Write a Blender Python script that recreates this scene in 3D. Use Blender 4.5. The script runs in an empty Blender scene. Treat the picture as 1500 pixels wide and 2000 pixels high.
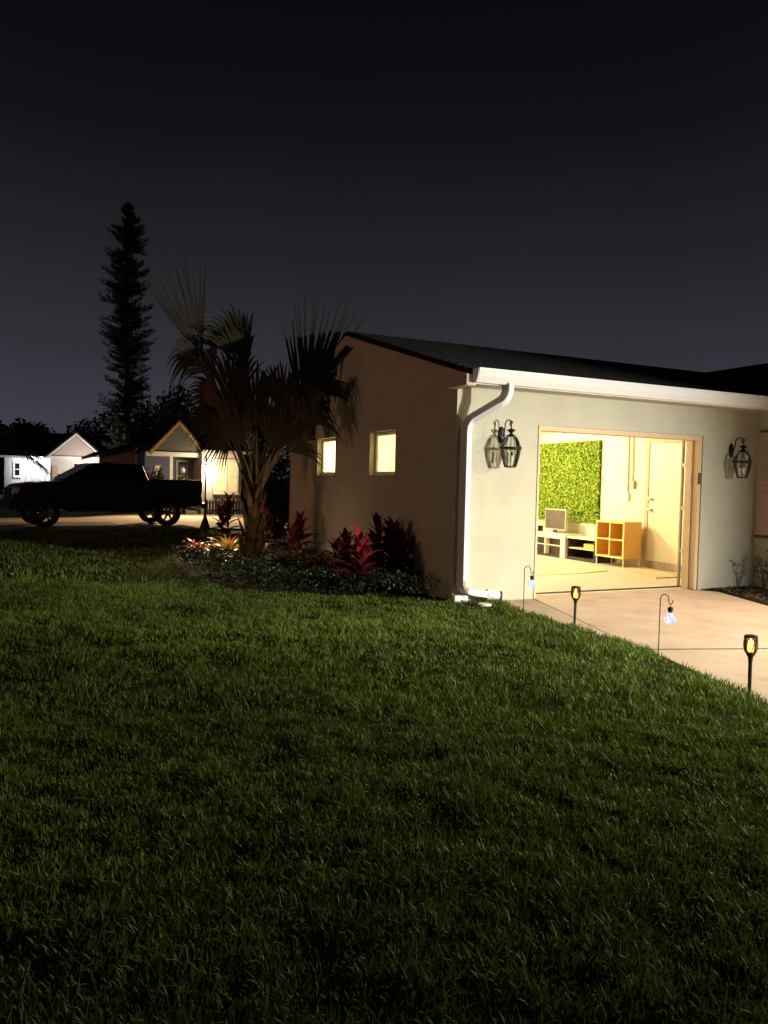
import bpy, math, random
import numpy as np
from mathutils import Vector, Matrix

random.seed(7)
rng = np.random.default_rng(7)
sc = bpy.context.scene
COL = sc.collection
R = math.radians

# ------------------------------------------------------------------ camera
CAM = Vector((-4.4024, -7.5427, 1.3778))
YAW, PITCH, ROLL, FPX = 0.4348, -0.0387, 0.0237, 1464.66      # focal length in pixels of a 1500 x 2000 frame
_f = Vector((math.sin(YAW) * math.cos(PITCH), math.cos(YAW) * math.cos(PITCH), math.sin(PITCH)))
_r0 = Vector((math.cos(YAW), -math.sin(YAW), 0))
_u0 = _r0.cross(_f)
_r = math.cos(ROLL) * _r0 + math.sin(ROLL) * _u0
_u = -math.sin(ROLL) * _r0 + math.cos(ROLL) * _u0
cam_data = bpy.data.cameras.new('camera')
cam = bpy.data.objects.new('camera', cam_data)
COL.objects.link(cam)
cam.matrix_world = Matrix(((_r.x, _u.x, -_f.x, CAM.x), (_r.y, _u.y, -_f.y, CAM.y), (_r.z, _u.z, -_f.z, CAM.z), (0, 0, 0, 1)))
cam_data.sensor_fit = 'VERTICAL'
cam_data.sensor_height = 24.0
cam_data.lens = FPX / 2000 * 24.0
cam_data.clip_start = 0.05
cam_data.clip_end = 2000
sc.camera = cam


def at(px, py, t):
    """point t metres deep along the view axis, seen at a pixel of the 1500 x 2000 photograph"""
    d = _f + _r * ((px - 750) / FPX) - _u * ((py - 1000) / FPX)
    return CAM + d * t


# ------------------------------------------------------------------ world: night sky, brighter towards the horizon
world = bpy.data.worlds.new('World')
sc.world = world
world.use_nodes = True
wn = world.node_tree
wn.nodes.clear()
w_out = wn.nodes.new('ShaderNodeOutputWorld')
w_bg = wn.nodes.new('ShaderNodeBackground')
w_tc = wn.nodes.new('ShaderNodeTexCoord')
w_sep = wn.nodes.new('ShaderNodeSeparateXYZ')
w_ramp = wn.nodes.new('ShaderNodeValToRGB')
w_noise = wn.nodes.new('ShaderNodeTexNoise')
w_noise.inputs['Scale'].default_value = 1.6
w_noise.inputs['Detail'].default_value = 3
w_ma = wn.nodes.new('ShaderNodeMath'); w_ma.operation = 'MULTIPLY_ADD'
w_ma.inputs[1].default_value = 0.10; w_ma.inputs[2].default_value = -0.05
w_add = wn.nodes.new('ShaderNodeMath'); w_add.operation = 'ADD'
cr = w_ramp.color_ramp
cr.elements[0].position = 0.0; cr.elements[0].color = (0.078, 0.075, 0.104, 1)
cr.elements[1].position = 0.75; cr.elements[1].color = (0.0017, 0.0017, 0.003, 1)
for p, c in ((0.07, (0.058, 0.057, 0.076)), (0.16, (0.037, 0.036, 0.047)), (0.27, (0.0205, 0.0202, 0.0255)), (0.42, (0.0072, 0.0072, 0.0097)), (0.56, (0.0030, 0.0030, 0.0044))):
    e = cr.elements.new(p); e.color = (*c, 1)
wn.links.new(w_tc.outputs['Generated'], w_sep.inputs[0])
wn.links.new(w_tc.outputs['Generated'], w_noise.inputs['Vector'])
wn.links.new(w_noise.outputs['Fac'], w_ma.inputs[0])
wn.links.new(w_sep.outputs['Z'], w_add.inputs[0])
wn.links.new(w_ma.outputs[0], w_add.inputs[1])
wn.links.new(w_add.outputs[0], w_ramp.inputs['Fac'])
wn.links.new(w_ramp.outputs['Color'], w_bg.inputs['Color'])
w_bg.inputs['Strength'].default_value = 0.85
wn.links.new(w_bg.outputs[0], w_out.inputs[0])


# ------------------------------------------------------------------ lamps that light the place
def lamp(name, kind, loc, energy, color, radius=0.05, aim=None, angle=60, blend=1.0):
    d = bpy.data.lights.new(name, kind)
    d.energy = energy
    d.color = color
    o = bpy.data.objects.new(name, d)
    COL.objects.link(o)
    o.location = loc
    if kind == 'AREA':
        d.shape = 'RECTANGLE'; d.size, d.size_y = radius
    else:
        d.shadow_soft_size = radius
    if kind == 'SPOT':
        d.spot_size = R(angle); d.spot_blend = blend
    if aim is not None:
        o.rotation_euler = (Vector(aim) - Vector(loc)).to_track_quat('-Z', 'Y').to_euler()
    return o


COOL = (1.0, 0.99, 0.87)
WARM = (1.0, 0.76, 0.45)
lamp('yard_floodlight', 'SPOT', (5.0, -9.4, 1.95), 4900, COOL, 0.10, (0.75, -0.4, 0.35), 53, 1.0)
lamp('lawn_fill_light', 'SPOT', (3.4, -6.6, 2.6), 1500, (1.0, 0.95, 0.60), 0.10, (-0.4, -3.5, 0), 86, 1.0)  # unseen fill added to brighten the right side of the lawn
lamp('wing_soffit_light', 'SPOT', (4.35, -3.3, 2.5), 1000, (1.0, 0.69, 0.45), 0.08, (2.0, -2.3, 0), 110, 1.0)
lamp('street_light', 'POINT', (-19, 3.0, 4.2), 1100, (1.0, 0.47, 0.26), 1.4)
lamp('garage_ceiling_light', 'POINT', (3.1, 4.5, 2.32), 420, (1.0, 0.83, 0.53), 0.12)
lamp('garage_ceiling_light', 'POINT', (2.2, 3.3, 2.22), 190, (1.0, 0.83, 0.53), 0.12)
lamp('garden_uplight', 'SPOT', (-1.75, 3.75, 0.12), 36, (1.0, 0.62, 0.33), 0.05, (-1.25, 4.45, 2.4), 85, 1.0)
lamp('garden_uplight', 'POINT', (-1.05, 3.5, 0.55), 4.5, (1.0, 0.66, 0.36), 0.06)
lamp('garden_uplight', 'SPOT', (-1.45, 6.7, 1.0), 270, (1.0, 0.74, 0.40), 0.04, (-1.5, 5.3, 0.12), 75, 0.7)
lamp('garden_uplight', 'SPOT', (-0.55, 6.5, 0.9), 260, (1.0, 0.72, 0.38), 0.04, (-0.88, 5.05, 0.1), 55, 0.7)

# ------------------------------------------------------------------ render look
vs = sc.view_settings
vs.view_transform = 'Standard'
vs.look = 'None'
vs.gamma = 1.0
vs.use_curve_mapping = False
vs.exposure = 0.0
sc.render.engine = 'CYCLES'
sc.cycles.use_denoising = True
sc.cycles.sample_clamp_indirect = 6.0
sc.cycles.max_bounces = 8
sc.cycles.transparent_max_bounces = 12

# ------------------------------------------------------------------ materials
MATS = {}


def material(name, color, rough=0.7, var=0.0, scale=4.0, bump=0.0, bscale=60.0, metal=0.0, spec=0.5, emit=None, estr=0.0,
             stain=None, sscale=1.2, attr=False, trans=0.0, transl=0.0, alpha=1.0, ior=1.45):
    if name in MATS:
        return MATS[name]
    m = bpy.data.materials.new(name)
    m.use_nodes = True
    nt = m.node_tree
    b = nt.nodes['Principled BSDF']
    b.inputs['Base Color'].default_value = (*color, 1)
    b.inputs['Roughness'].default_value = rough
    b.inputs['Metallic'].default_value = metal
    b.inputs['Specular IOR Level'].default_value = spec
    b.inputs['Transmission Weight'].default_value = trans
    b.inputs['IOR'].default_value = ior
    b.inputs['Alpha'].default_value = alpha
    if emit:
        b.inputs['Emission Color'].default_value = (*emit, 1)
        b.inputs['Emission Strength'].default_value = estr
    tc = nt.nodes.new('ShaderNodeTexCoord')
    src = None
    if attr:
        a = nt.nodes.new('ShaderNodeAttribute'); a.attribute_name = 'Col'
        src = a.outputs['Color']
    if var > 0:
        n = nt.nodes.new('ShaderNodeTexNoise')
        n.inputs['Scale'].default_value = scale
        n.inputs['Detail'].default_value = 6
        n.inputs['Roughness'].default_value = 0.62
        nt.links.new(tc.outputs['Object'], n.inputs['Vector'])
        mr = nt.nodes.new('ShaderNodeMapRange')
        mr.inputs['From Min'].default_value = 0.25; mr.inputs['From Max'].default_value = 0.75
        mr.inputs['To Min'].default_value = 1 - var; mr.inputs['To Max'].default_value = 1 + var
        nt.links.new(n.outputs['Fac'], mr.inputs['Value'])
        mx = nt.nodes.new('ShaderNodeMix'); mx.data_type = 'RGBA'; mx.blend_type = 'MULTIPLY'
        mx.inputs[0].default_value = 1.0
        if src is not None:
            nt.links.new(src, mx.inputs[6])
        else:
            mx.inputs[6].default_value = (*color, 1)
        nt.links.new(mr.outputs['Result'], mx.inputs[7])
        src = mx.outputs[2]
    if stain:
        n = nt.nodes.new('ShaderNodeTexNoise')
        n.inputs['Scale'].default_value = sscale
        n.inputs['Detail'].default_value = 8
        n.inputs['Roughness'].default_value = 0.7
        nt.links.new(tc.outputs['Object'], n.inputs['Vector'])
        mr = nt.nodes.new('ShaderNodeMapRange')
        mr.inputs['From Min'].default_value = 0.52; mr.inputs['From Max'].default_value = 0.78
        mr.inputs['To Max'].default_value = stain[1]
        nt.links.new(n.outputs['Fac'], mr.inputs['Value'])
        mx = nt.nodes.new('ShaderNodeMix'); mx.data_type = 'RGBA'
        nt.links.new(mr.outputs['Result'], mx.inputs[0])
        if src is not None:
            nt.links.new(src, mx.inputs[6])
        else:
            mx.inputs[6].default_value = (*color, 1)
        mx.inputs[7].default_value = (*stain[0], 1)
        src = mx.outputs[2]
    if src is not None:
        nt.links.new(src, b.inputs['Base Color'])
    if bump > 0:
        n = nt.nodes.new('ShaderNodeTexNoise')
        n.inputs['Scale'].default_value = bscale
        n.inputs['Detail'].default_value = 5
        nt.links.new(tc.outputs['Object'], n.inputs['Vector'])
        bp = nt.nodes.new('ShaderNodeBump')
        bp.inputs['Strength'].default_value = bump
        bp.inputs['Distance'].default_value = 0.01
        nt.links.new(n.outputs['Fac'], bp.inputs['Height'])
        nt.links.new(bp.outputs['Normal'], b.inputs['Normal'])
    if transl > 0:
        t = nt.nodes.new('ShaderNodeBsdfTranslucent')
        if src is not None:
            nt.links.new(src, t.inputs['Color'])
        else:
            t.inputs['Color'].default_value = (*color, 1)
        ms = nt.nodes.new('ShaderNodeMixShader')
        ms.inputs[0].default_value = transl
        out = nt.nodes['Material Output']
        nt.links.new(b.outputs[0], ms.inputs[1]); nt.links.new(t.outputs[0], ms.inputs[2])
        nt.links.new(ms.outputs[0], out.inputs['Surface'])
    MATS[name] = m
    return m


def glass_material(name, tint, gloss=0.12, rough=0.03):
    """thin clear glass: mostly see-through, a little mirror-like"""
    m = bpy.data.materials.new(name); m.use_nodes = True
    nt = m.node_tree; nt.nodes.clear()
    out = nt.nodes.new('ShaderNodeOutputMaterial')
    tr = nt.nodes.new('ShaderNodeBsdfTransparent'); tr.inputs['Color'].default_value = (*tint, 1)
    gl = nt.nodes.new('ShaderNodeBsdfGlossy'); gl.inputs['Roughness'].default_value = rough
    fr = nt.nodes.new('ShaderNodeFresnel'); fr.inputs['IOR'].default_value = 1.5
    ad = nt.nodes.new('ShaderNodeMath'); ad.operation = 'ADD'; ad.inputs[1].default_value = gloss; ad.use_clamp = True
    ms = nt.nodes.new('ShaderNodeMixShader')
    nt.links.new(fr.outputs[0], ad.inputs[0]); nt.links.new(ad.outputs[0], ms.inputs[0])
    nt.links.new(tr.outputs[0], ms.inputs[1]); nt.links.new(gl.outputs[0], ms.inputs[2])
    nt.links.new(ms.outputs[0], out.inputs['Surface'])
    MATS[name] = m
    return m


def flame_material(name, c_in, c_out, s):
    m = bpy.data.materials.new(name); m.use_nodes = True
    nt = m.node_tree; nt.nodes.clear()
    out = nt.nodes.new('ShaderNodeOutputMaterial')
    em = nt.nodes.new('ShaderNodeEmission'); em.inputs['Strength'].default_value = s
    tc = nt.nodes.new('ShaderNodeTexCoord'); no = nt.nodes.new('ShaderNodeTexNoise')
    no.inputs['Scale'].default_value = 40
    rp = nt.nodes.new('ShaderNodeValToRGB')
    rp.color_ramp.elements[0].position = 0.35; rp.color_ramp.elements[0].color = (*c_out, 1)
    rp.color_ramp.elements[1].position = 0.6; rp.color_ramp.elements[1].color = (*c_in, 1)
    nt.links.new(tc.outputs['Object'], no.inputs['Vector']); nt.links.new(no.outputs['Fac'], rp.inputs['Fac'])
    nt.links.new(rp.outputs[0], em.inputs['Color']); nt.links.new(em.outputs[0], out.inputs['Surface'])
    MATS[name] = m
    return m


def frosted_material(name, tint):
    m = bpy.data.materials.new(name); m.use_nodes = True
    nt = m.node_tree; nt.nodes.clear()
    out = nt.nodes.new('ShaderNodeOutputMaterial')
    tl = nt.nodes.new('ShaderNodeBsdfTranslucent'); tl.inputs['Color'].default_value = (*tint, 1)
    gl = nt.nodes.new('ShaderNodeBsdfGlossy'); gl.inputs['Roughness'].default_value = 0.15
    no = nt.nodes.new('ShaderNodeTexNoise'); no.inputs['Scale'].default_value = 160
    bp = nt.nodes.new('ShaderNodeBump'); bp.inputs['Strength'].default_value = 0.15
    nt.links.new(no.outputs['Fac'], bp.inputs['Height']); nt.links.new(bp.outputs[0], gl.inputs['Normal'])
    ms = nt.nodes.new('ShaderNodeMixShader'); ms.inputs[0].default_value = 0.07
    nt.links.new(tl.outputs[0], ms.inputs[1]); nt.links.new(gl.outputs[0], ms.inputs[2]); nt.links.new(ms.outputs[0], out.inputs['Surface'])
    MATS[name] = m
    return m


M = MATS
frosted_material('frosted_glass', (0.80, 0.77, 0.62))
material('stucco', (0.49, 0.475, 0.38), 0.85, 0.09, 2.5, 0.40, 36, stain=((0.36, 0.34, 0.27), 0.5), sscale=0.9)
material('trim_white', (0.72, 0.72, 0.72), 0.45, 0.04, 5, 0.05, 40)
material('soffit', (0.50, 0.47, 0.36), 0.8, 0.06, 4, 0.2, 60)
material('jamb_paint', (0.66, 0.50, 0.32), 0.6, 0.05, 4, 0.1, 50)
material('rake_paint', (0.52, 0.42, 0.36), 0.7, 0.12, 6, 0.2, 40)
material('shingle', (0.018, 0.017, 0.018), 0.95, 0.45, 9, 0.9, 30, spec=0.1)
material('downspout_white', (0.72, 0.72, 0.77), 0.4, 0.05, 6, 0.05, 50)
material('dark_opening', (0.01, 0.01, 0.01), 0.9)
material('inner_wall', (0.76, 0.70, 0.49), 0.75, 0.03, 2, 0.2, 70)
material('ceiling_white', (0.75, 0.73, 0.66), 0.85, 0.03, 2, 0.2, 90)
material('garage_door_white', (0.72, 0.69, 0.58), 0.55, 0.03, 3, 0.08, 60)
material('door_paint', (0.74, 0.66, 0.48), 0.5, 0.03, 2, 0.06, 40)
material('casing_paint', (0.60, 0.42, 0.27), 0.6, 0.05, 4, 0.1, 50)
material('concrete', (0.46, 0.365, 0.295), 0.85, 0.16, 2.2, 0.45, 90, stain=((0.24, 0.19, 0.15), 0.6), sscale=1.6)
material('joint_dirt', (0.07, 0.06, 0.045), 0.95, 0.3, 10)
material('asphalt', (0.11, 0.095, 0.08), 0.9, 0.2, 3, 0.4, 60)
material('pale_paving', (0.36, 0.30, 0.235), 0.9, 0.12, 1.0, 0.3, 40, stain=((0.2, 0.16, 0.12), 0.5), sscale=0.7)
material('soil', (0.018, 0.013, 0.009), 0.95, 0.4, 14, 0.8, 40, spec=0.1)
material('lawn_soil', (0.022, 0.028, 0.010), 0.95, 0.4, 9, 0.8, 40, spec=0.05)
material('far_grass', (0.045, 0.062, 0.018), 0.95, 0.45, 3, 0.8, 14, spec=0.05)
material('grass_blade', (0.06, 0.11, 0.02), 0.48, attr=True, transl=0.25, spec=0.32)
material('leaf', (0.05, 0.09, 0.03), 0.45, attr=True, transl=0.18, spec=0.4)
material('leaf_dull', (0.05, 0.08, 0.03), 0.75, attr=True, transl=0.15, spec=0.15)
material('hedge_leaf', (0.2, 0.35, 0.03), 0.6, attr=True, transl=0.15, spec=0.35)
material('bark', (0.10, 0.075, 0.05), 0.95, 0.35, 9, 0.9, 25, spec=0.1)
material('palm_bark', (0.11, 0.078, 0.045), 0.9, 0.35, 11, 0.8, 24, spec=0.15)
material('petiole', (0.13, 0.115, 0.05), 0.6, 0.2, 8, 0.2, 40)
material('black_metal', (0.012, 0.011, 0.010), 0.45, 0.2, 20, 0.15, 80, metal=0.3)
material('black_plastic', (0.014, 0.013, 0.013), 0.5, 0.1, 10, 0.05, 60)
material('steel', (0.45, 0.43, 0.40), 0.35, 0.1, 12, metal=0.9)
material('grey_paint', (0.35, 0.34, 0.31), 0.5, 0.05, 8)
material('wood_grey', (0.10, 0.08, 0.06), 0.9, 0.3, 6, 0.3, 30)
material('ivory', (0.7, 0.66, 0.52), 0.5, 0.03, 5)
material('candle', (0.75, 0.70, 0.58), 0.5, 0.03, 5)
material('lit_pane', (0.85, 0.80, 0.55), 0.35, 0.04, 1.5, emit=(1.0, 0.86, 0.48), estr=1.5)
material('truck_paint', (0.004, 0.004, 0.005), 0.36, 0.1, 3, spec=0.4)
material('truck_trim', (0.006, 0.006, 0.006), 0.7)
material('truck_glass', (0.004, 0.005, 0.006), 0.12, spec=0.25)
material('tyre', (0.012, 0.012, 0.012), 0.85, 0.15, 14, 0.4, 40)
material('rim', (0.05, 0.05, 0.05), 0.3, metal=0.8)
material('lens', (0.5, 0.5, 0.52), 0.15, spec=0.7)
material('tail_lens', (0.12, 0.01, 0.01), 0.25)
material('shelf_orange', (0.70, 0.40, 0.11), 0.5, 0.06, 3, 0.04, 40)
material('shelf_edge', (0.80, 0.62, 0.22), 0.5, 0.04, 4)
material('white_laminate', (0.74, 0.70, 0.52), 0.4, 0.04, 3)
material('black_laminate', (0.035, 0.027, 0.024), 0.25, 0.1, 4)
material('tv_screen', (0.06, 0.045, 0.04), 0.16, spec=0.8)
material('mat_yellow', (0.66, 0.60, 0.28), 0.9, 0.12, 8, 0.4, 60)
material('mat_tan', (0.55, 0.46, 0.28), 0.9, 0.25, 12, 0.4, 60)
material('step_stone', (0.42, 0.30, 0.25), 0.9, 0.45, 30, 0.6, 40)
material('garage_floor', (0.60, 0.53, 0.42), 0.5, 0.22, 55, 0.1, 60)
material('siding_white', (0.62, 0.60, 0.58), 0.75, 0.05, 3, 0.1, 30)
material('siding_blue', (0.20, 0.22, 0.30), 0.75, 0.06, 3, 0.1, 30)
material('siding_pink', (0.48, 0.40, 0.37), 0.75, 0.06, 3, 0.1, 30)
material('house_trim', (0.76, 0.73, 0.66), 0.6, 0.03, 3)
material('wood_trim', (0.45, 0.27, 0.13), 0.6, 0.15, 6, 0.1, 30)
material('gable_dark', (0.11, 0.105, 0.10), 0.9, 0.1, 4, 0.2, 30)
material('far_roof', (0.016, 0.016, 0.018), 0.95, 0.4, 3, 0.5, 10, spec=0.1)
material('dark_pane', (0.012, 0.013, 0.015), 0.12, spec=0.5)
material('warm_pane', (0.6, 0.5, 0.3), 0.4, 0.3, 2.2, emit=(1.0, 0.62, 0.26), estr=0.55)
material('door_peach', (0.66, 0.42, 0.30), 0.6, 0.05, 3)
material('shutter', (0.46, 0.36, 0.27), 0.6, 0.1, 5, 0.05, 40)
material('lamp_cool', (1, 1, 1), 0.5, emit=(0.88, 0.95, 1.0), estr=22)
material('lamp_warm', (1, 1, 1), 0.5, emit=(1.0, 0.90, 0.66), estr=30)
material('tube_light', (1, 1, 1), 0.5, emit=(1.0, 0.88, 0.62), estr=9)
material('quartz_paper', (0.7, 0.68, 0.62), 0.8, 0.05, 20)
glass_material('clear_glass', (0.93, 0.94, 0.92), 0.06)
glass_material('smoke_glass', (0.62, 0.42, 0.22), 0.05)
flame_material('flame', (1.0, 0.86, 0.48), (1.0, 0.50, 0.12), 6.5)
flame_material('crackle', (0.92, 0.93, 1.0), (0.48, 0.48, 0.70), 1.15)


# ------------------------------------------------------------------ mesh helpers
class MB:
    def __init__(self):
        self.v, self.f = [], []

    def add(self, vs, fs):
        k = len(self.v)
        self.v += [tuple(p) for p in vs]
        self.f += [tuple(i + k for i in f) for f in fs]
        return self

    def box(self, a, b):
        (x0, y0, z0), (x1, y1, z1) = a, b
        x0, x1 = min(x0, x1), max(x0, x1); y0, y1 = min(y0, y1), max(y0, y1); z0, z1 = min(z0, z1), max(z0, z1)
        return self.add([(x0, y0, z0), (x1, y0, z0), (x1, y1, z0), (x0, y1, z0), (x0, y0, z1), (x1, y0, z1), (x1, y1, z1), (x0, y1, z1)],
                        [(3, 2, 1, 0), (4, 5, 6, 7), (0, 1, 5, 4), (1, 2, 6, 5), (2, 3, 7, 6), (3, 0, 4, 7)])

    def hexa(self, p8):
        return self.add(p8, [(3, 2, 1, 0), (4, 5, 6, 7), (0, 1, 5, 4), (1, 2, 6, 5), (2, 3, 7, 6), (3, 0, 4, 7)])

    def prism(self, poly, axis, a, b):
        """extrude a 2-D polygon; axis 'x' takes (y, z), 'y' takes (x, z), 'z' takes (x, y)"""
        n = len(poly)
        put = {'x': lambda p, w: (w, p[0], p[1]), 'y': lambda p, w: (p[0], w, p[1]), 'z': lambda p, w: (p[0], p[1], w)}[axis]
        vs = [put(p, a) for p in poly] + [put(p, b) for p in poly]
        fs = [tuple(range(n))[::-1], tuple(range(n, 2 * n))] + [(i, (i + 1) % n, (i + 1) % n + n, i + n) for i in range(n)]
        return self.add(vs, fs)

    def tube(self, pts, rad, n=8, cap=True, ratio=1.0, up=None):
        pts = [Vector(p) for p in pts]
        if not isinstance(rad, (list, tuple)):
            rad = [rad] * len(pts)
        vs, fs = [], []
        up = Vector(up) if up else None
        prev = None
        for i, p in enumerate(pts):
            d = (pts[min(i + 1, len(pts) - 1)] - pts[max(i - 1, 0)]).normalized()
            if up is not None:
                s = d.cross(up)
                if s.length < 1e-4:
                    s = Vector((1, 0, 0))
            elif prev is None:
                s = d.cross(Vector((0, 0, 1)))
                if s.length < 1e-3:
                    s = d.cross(Vector((0, 1, 0)))
            else:
                s = prev - d * prev.dot(d)
            s.normalize(); prev = s
            t = s.cross(d)
            for k in range(n):
                a = 2 * math.pi * k / n + (math.pi / n if n == 4 else 0)
                vs.append(p + s * (math.cos(a) * rad[i]) + t * (math.sin(a) * rad[i] * ratio))
        for i in range(len(pts) - 1):
            for k in range(n):
                fs.append((i * n + k, i * n + (k + 1) % n, (i + 1) * n + (k + 1) % n, (i + 1) * n + k))
        if cap:
            fs.append(tuple(range(n))[::-1]); fs.append(tuple(range((len(pts) - 1) * n, len(pts) * n)))
        return self.add(vs, fs)

    def lathe(self, prof, n=16, c=(0, 0, 0), axis='z', cap=True):
        vs, fs = [], []
        for r, h in prof:
            for k in range(n):
                a = 2 * math.pi * k / n
                q = (math.cos(a) * r, math.sin(a) * r, h)
                if axis == 'y':
                    q = (q[0], q[2], q[1])
                vs.append((q[0] + c[0], q[1] + c[1], q[2] + c[2]))
        m = len(prof)
        for i in range(m - 1):
            for k in range(n):
                fs.append((i * n + k, i * n + (k + 1) % n, (i + 1) * n + (k + 1) % n, (i + 1) * n + k))
        if cap:
            fs.append(tuple(range(n))[::-1]); fs.append(tuple(range((m - 1) * n, m * n)))
        return self.add(vs, fs)

    def build(self, name, mat, parent=None, smooth=False, bevel=0.0, segs=2, loc=None):
        me = bpy.data.meshes.new(name)
        me.from_pydata(self.v, [], self.f)
        me.validate()
        me.materials.append(M[mat])
        import bmesh
        bm = bmesh.new(); bm.from_mesh(me)
        bmesh.ops.recalc_face_normals(bm, faces=bm.faces)
        bm.to_mesh(me); bm.free()
        o = bpy.data.objects.new(name, me)
        COL.objects.link(o)
        o.parent = parent
        if loc is not None:
            o.location = loc
        if smooth:
            me.shade_smooth()
            if smooth == 'auto':
                md = o.modifiers.new('edge', 'EDGE_SPLIT'); md.split_angle = R(35)
        if bevel:
            md = o.modifiers.new('bevel', 'BEVEL'); md.width = bevel; md.segments = segs; md.limit_method = 'ANGLE'; md.angle_limit = R(40)
        return o


def numpy_mesh(name, verts, faces, mat, cols=None, parent=None, smooth=False):
    """verts (N,3), faces (F,k) with one k; cols (N,3)"""
    me = bpy.data.meshes.new(name)
    n, (fc, k) = len(verts), faces.shape
    me.vertices.add(n); me.vertices.foreach_set('co', np.ascontiguousarray(verts, np.float32).ravel())
    me.loops.add(fc * k); me.loops.foreach_set('vertex_index', np.ascontiguousarray(faces, np.int32).ravel())
    me.polygons.add(fc); me.polygons.foreach_set('loop_start', np.arange(0, fc * k, k, dtype=np.int32))
    me.update(calc_edges=True)
    if cols is not None:
        a = me.color_attributes.new('Col', 'FLOAT_COLOR', 'POINT')
        c4 = np.ones((n, 4), np.float32); c4[:, :3] = cols
        a.data.foreach_set('color', c4.ravel())
    me.materials.append(M[mat])
    if smooth:
        me.shade_smooth()
    o = bpy.data.objects.new(name, me)
    COL.objects.link(o)
    o.parent = parent
    return o


def tag(o, label=None, cat=None, group=None, kind=None):
    if label: o['label'] = label
    if cat: o['category'] = cat
    if group: o['group'] = group
    if kind: o['kind'] = kind
    return o


def thing(name, label, cat, loc=(0, 0, 0), rz=0.0, group=None):
    o = bpy.data.objects.new(name, None)
    COL.objects.link(o)
    o.location = loc
    o.rotation_euler = (0, 0, rz)
    o.empty_display_size = 0.1
    return tag(o, label, cat, group)


def copy_tree(o, parent=None):
    c = o.copy(); COL.objects.link(c); c.parent = parent
    for ch in o.children:
        copy_tree(ch, c)
    return c


def box_part(name, a, b, mat, parent, bevel=0.004):
    return MB().box(a, b).build(name, mat, parent, bevel=bevel)


_perm = rng.random((64, 64))


def vnoise(x, y):
    """smooth value noise, 0..1"""
    xi, yi = np.floor(x).astype(int), np.floor(y).astype(int)
    fx, fy = x - xi, y - yi
    fx, fy = fx * fx * (3 - 2 * fx), fy * fy * (3 - 2 * fy)
    g = lambda i, j: _perm[i % 64, j % 64]
    return (g(xi, yi) * (1 - fx) + g(xi + 1, yi) * fx) * (1 - fy) + (g(xi, yi + 1) * (1 - fx) + g(xi + 1, yi + 1) * fx) * fy


def in_poly(x, y, poly):
    ins = np.zeros(len(x), bool)
    n = len(poly)
    for i in range(n):
        (x0, y0), (x1, y1) = poly[i], poly[(i + 1) % n]
        if y0 == y1:
            continue
        c = ((y0 > y) != (y1 > y)) & (x < (x1 - x0) * (y - y0) / (y1 - y0) + x0)
        ins ^= c
    return ins


# ------------------------------------------------------------------ ground, lawn, driveway
LAWN_EDGE = [(0.60, 0.30), (0.56, -0.18), (0.42, -0.85), (0.37, -1.74), (0.27, -2.95), (-0.05, -4.05), (-0.42, -5.3), (-0.95, -7.0), (-1.9, -10.0), (-2.9, -13.0)]
BED = [(0.0, -0.10), (-0.70, 0.36), (-1.46, 0.86), (-2.0, 1.15), (-2.35, 1.7), (-2.45, 3.0), (-2.35, 4.8), (-2.2, 6.2), (-1.7, 7.4), (0.2, 8.2), (0.2, -0.02)]
LAWN = LAWN_EDGE[::-1] + [(0.0, 0.05)] + [(0.0, 12.6), (-26, 12.6), (-26, -13)]


def ground_z(x, y):
    """the lawn swells gently and sinks towards the drive"""
    n = (vnoise(x * 0.7 + 9, y * 0.7 + 4) - 0.5) * 0.05 + (vnoise(x * 2.3, y * 2.3) - 0.5) * 0.03
    return 0.012 + n * np.clip((0.35 - x) / 1.2, 0, 1)


MB().add([(-700, -700, -0.06), (700, -700, -0.06), (700, 900, -0.06), (-700, 900, -0.06)], [(0, 1, 2, 3)]).build('ground', 'far_grass')['kind'] = 'structure'
gx, gy = np.meshgrid(np.linspace(-26, 0.62, 160), np.linspace(-13, 12.6, 160))
gxf, gyf = gx.ravel(), gy.ravel()
# pull the right border onto the lawn edge
ey = np.array([p[1] for p in LAWN_EDGE][::-1]); ex = np.array([p[0] for p in LAWN_EDGE][::-1])
lim = np.where(gyf < 0.0, np.interp(gyf, ey, ex), 0.0)
gxf = np.minimum(gxf, lim)
gzf = ground_z(gxf, gyf)
idx = np.arange(160 * 160).reshape(160, 160)
qf = np.stack([idx[:-1, :-1], idx[:-1, 1:], idx[1:, 1:], idx[1:, :-1]], -1).reshape(-1, 4)
numpy_mesh('lawn', np.stack([gxf, gyf, gzf], -1), qf, 'lawn_soil', smooth=True)['kind'] = 'structure'

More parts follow.
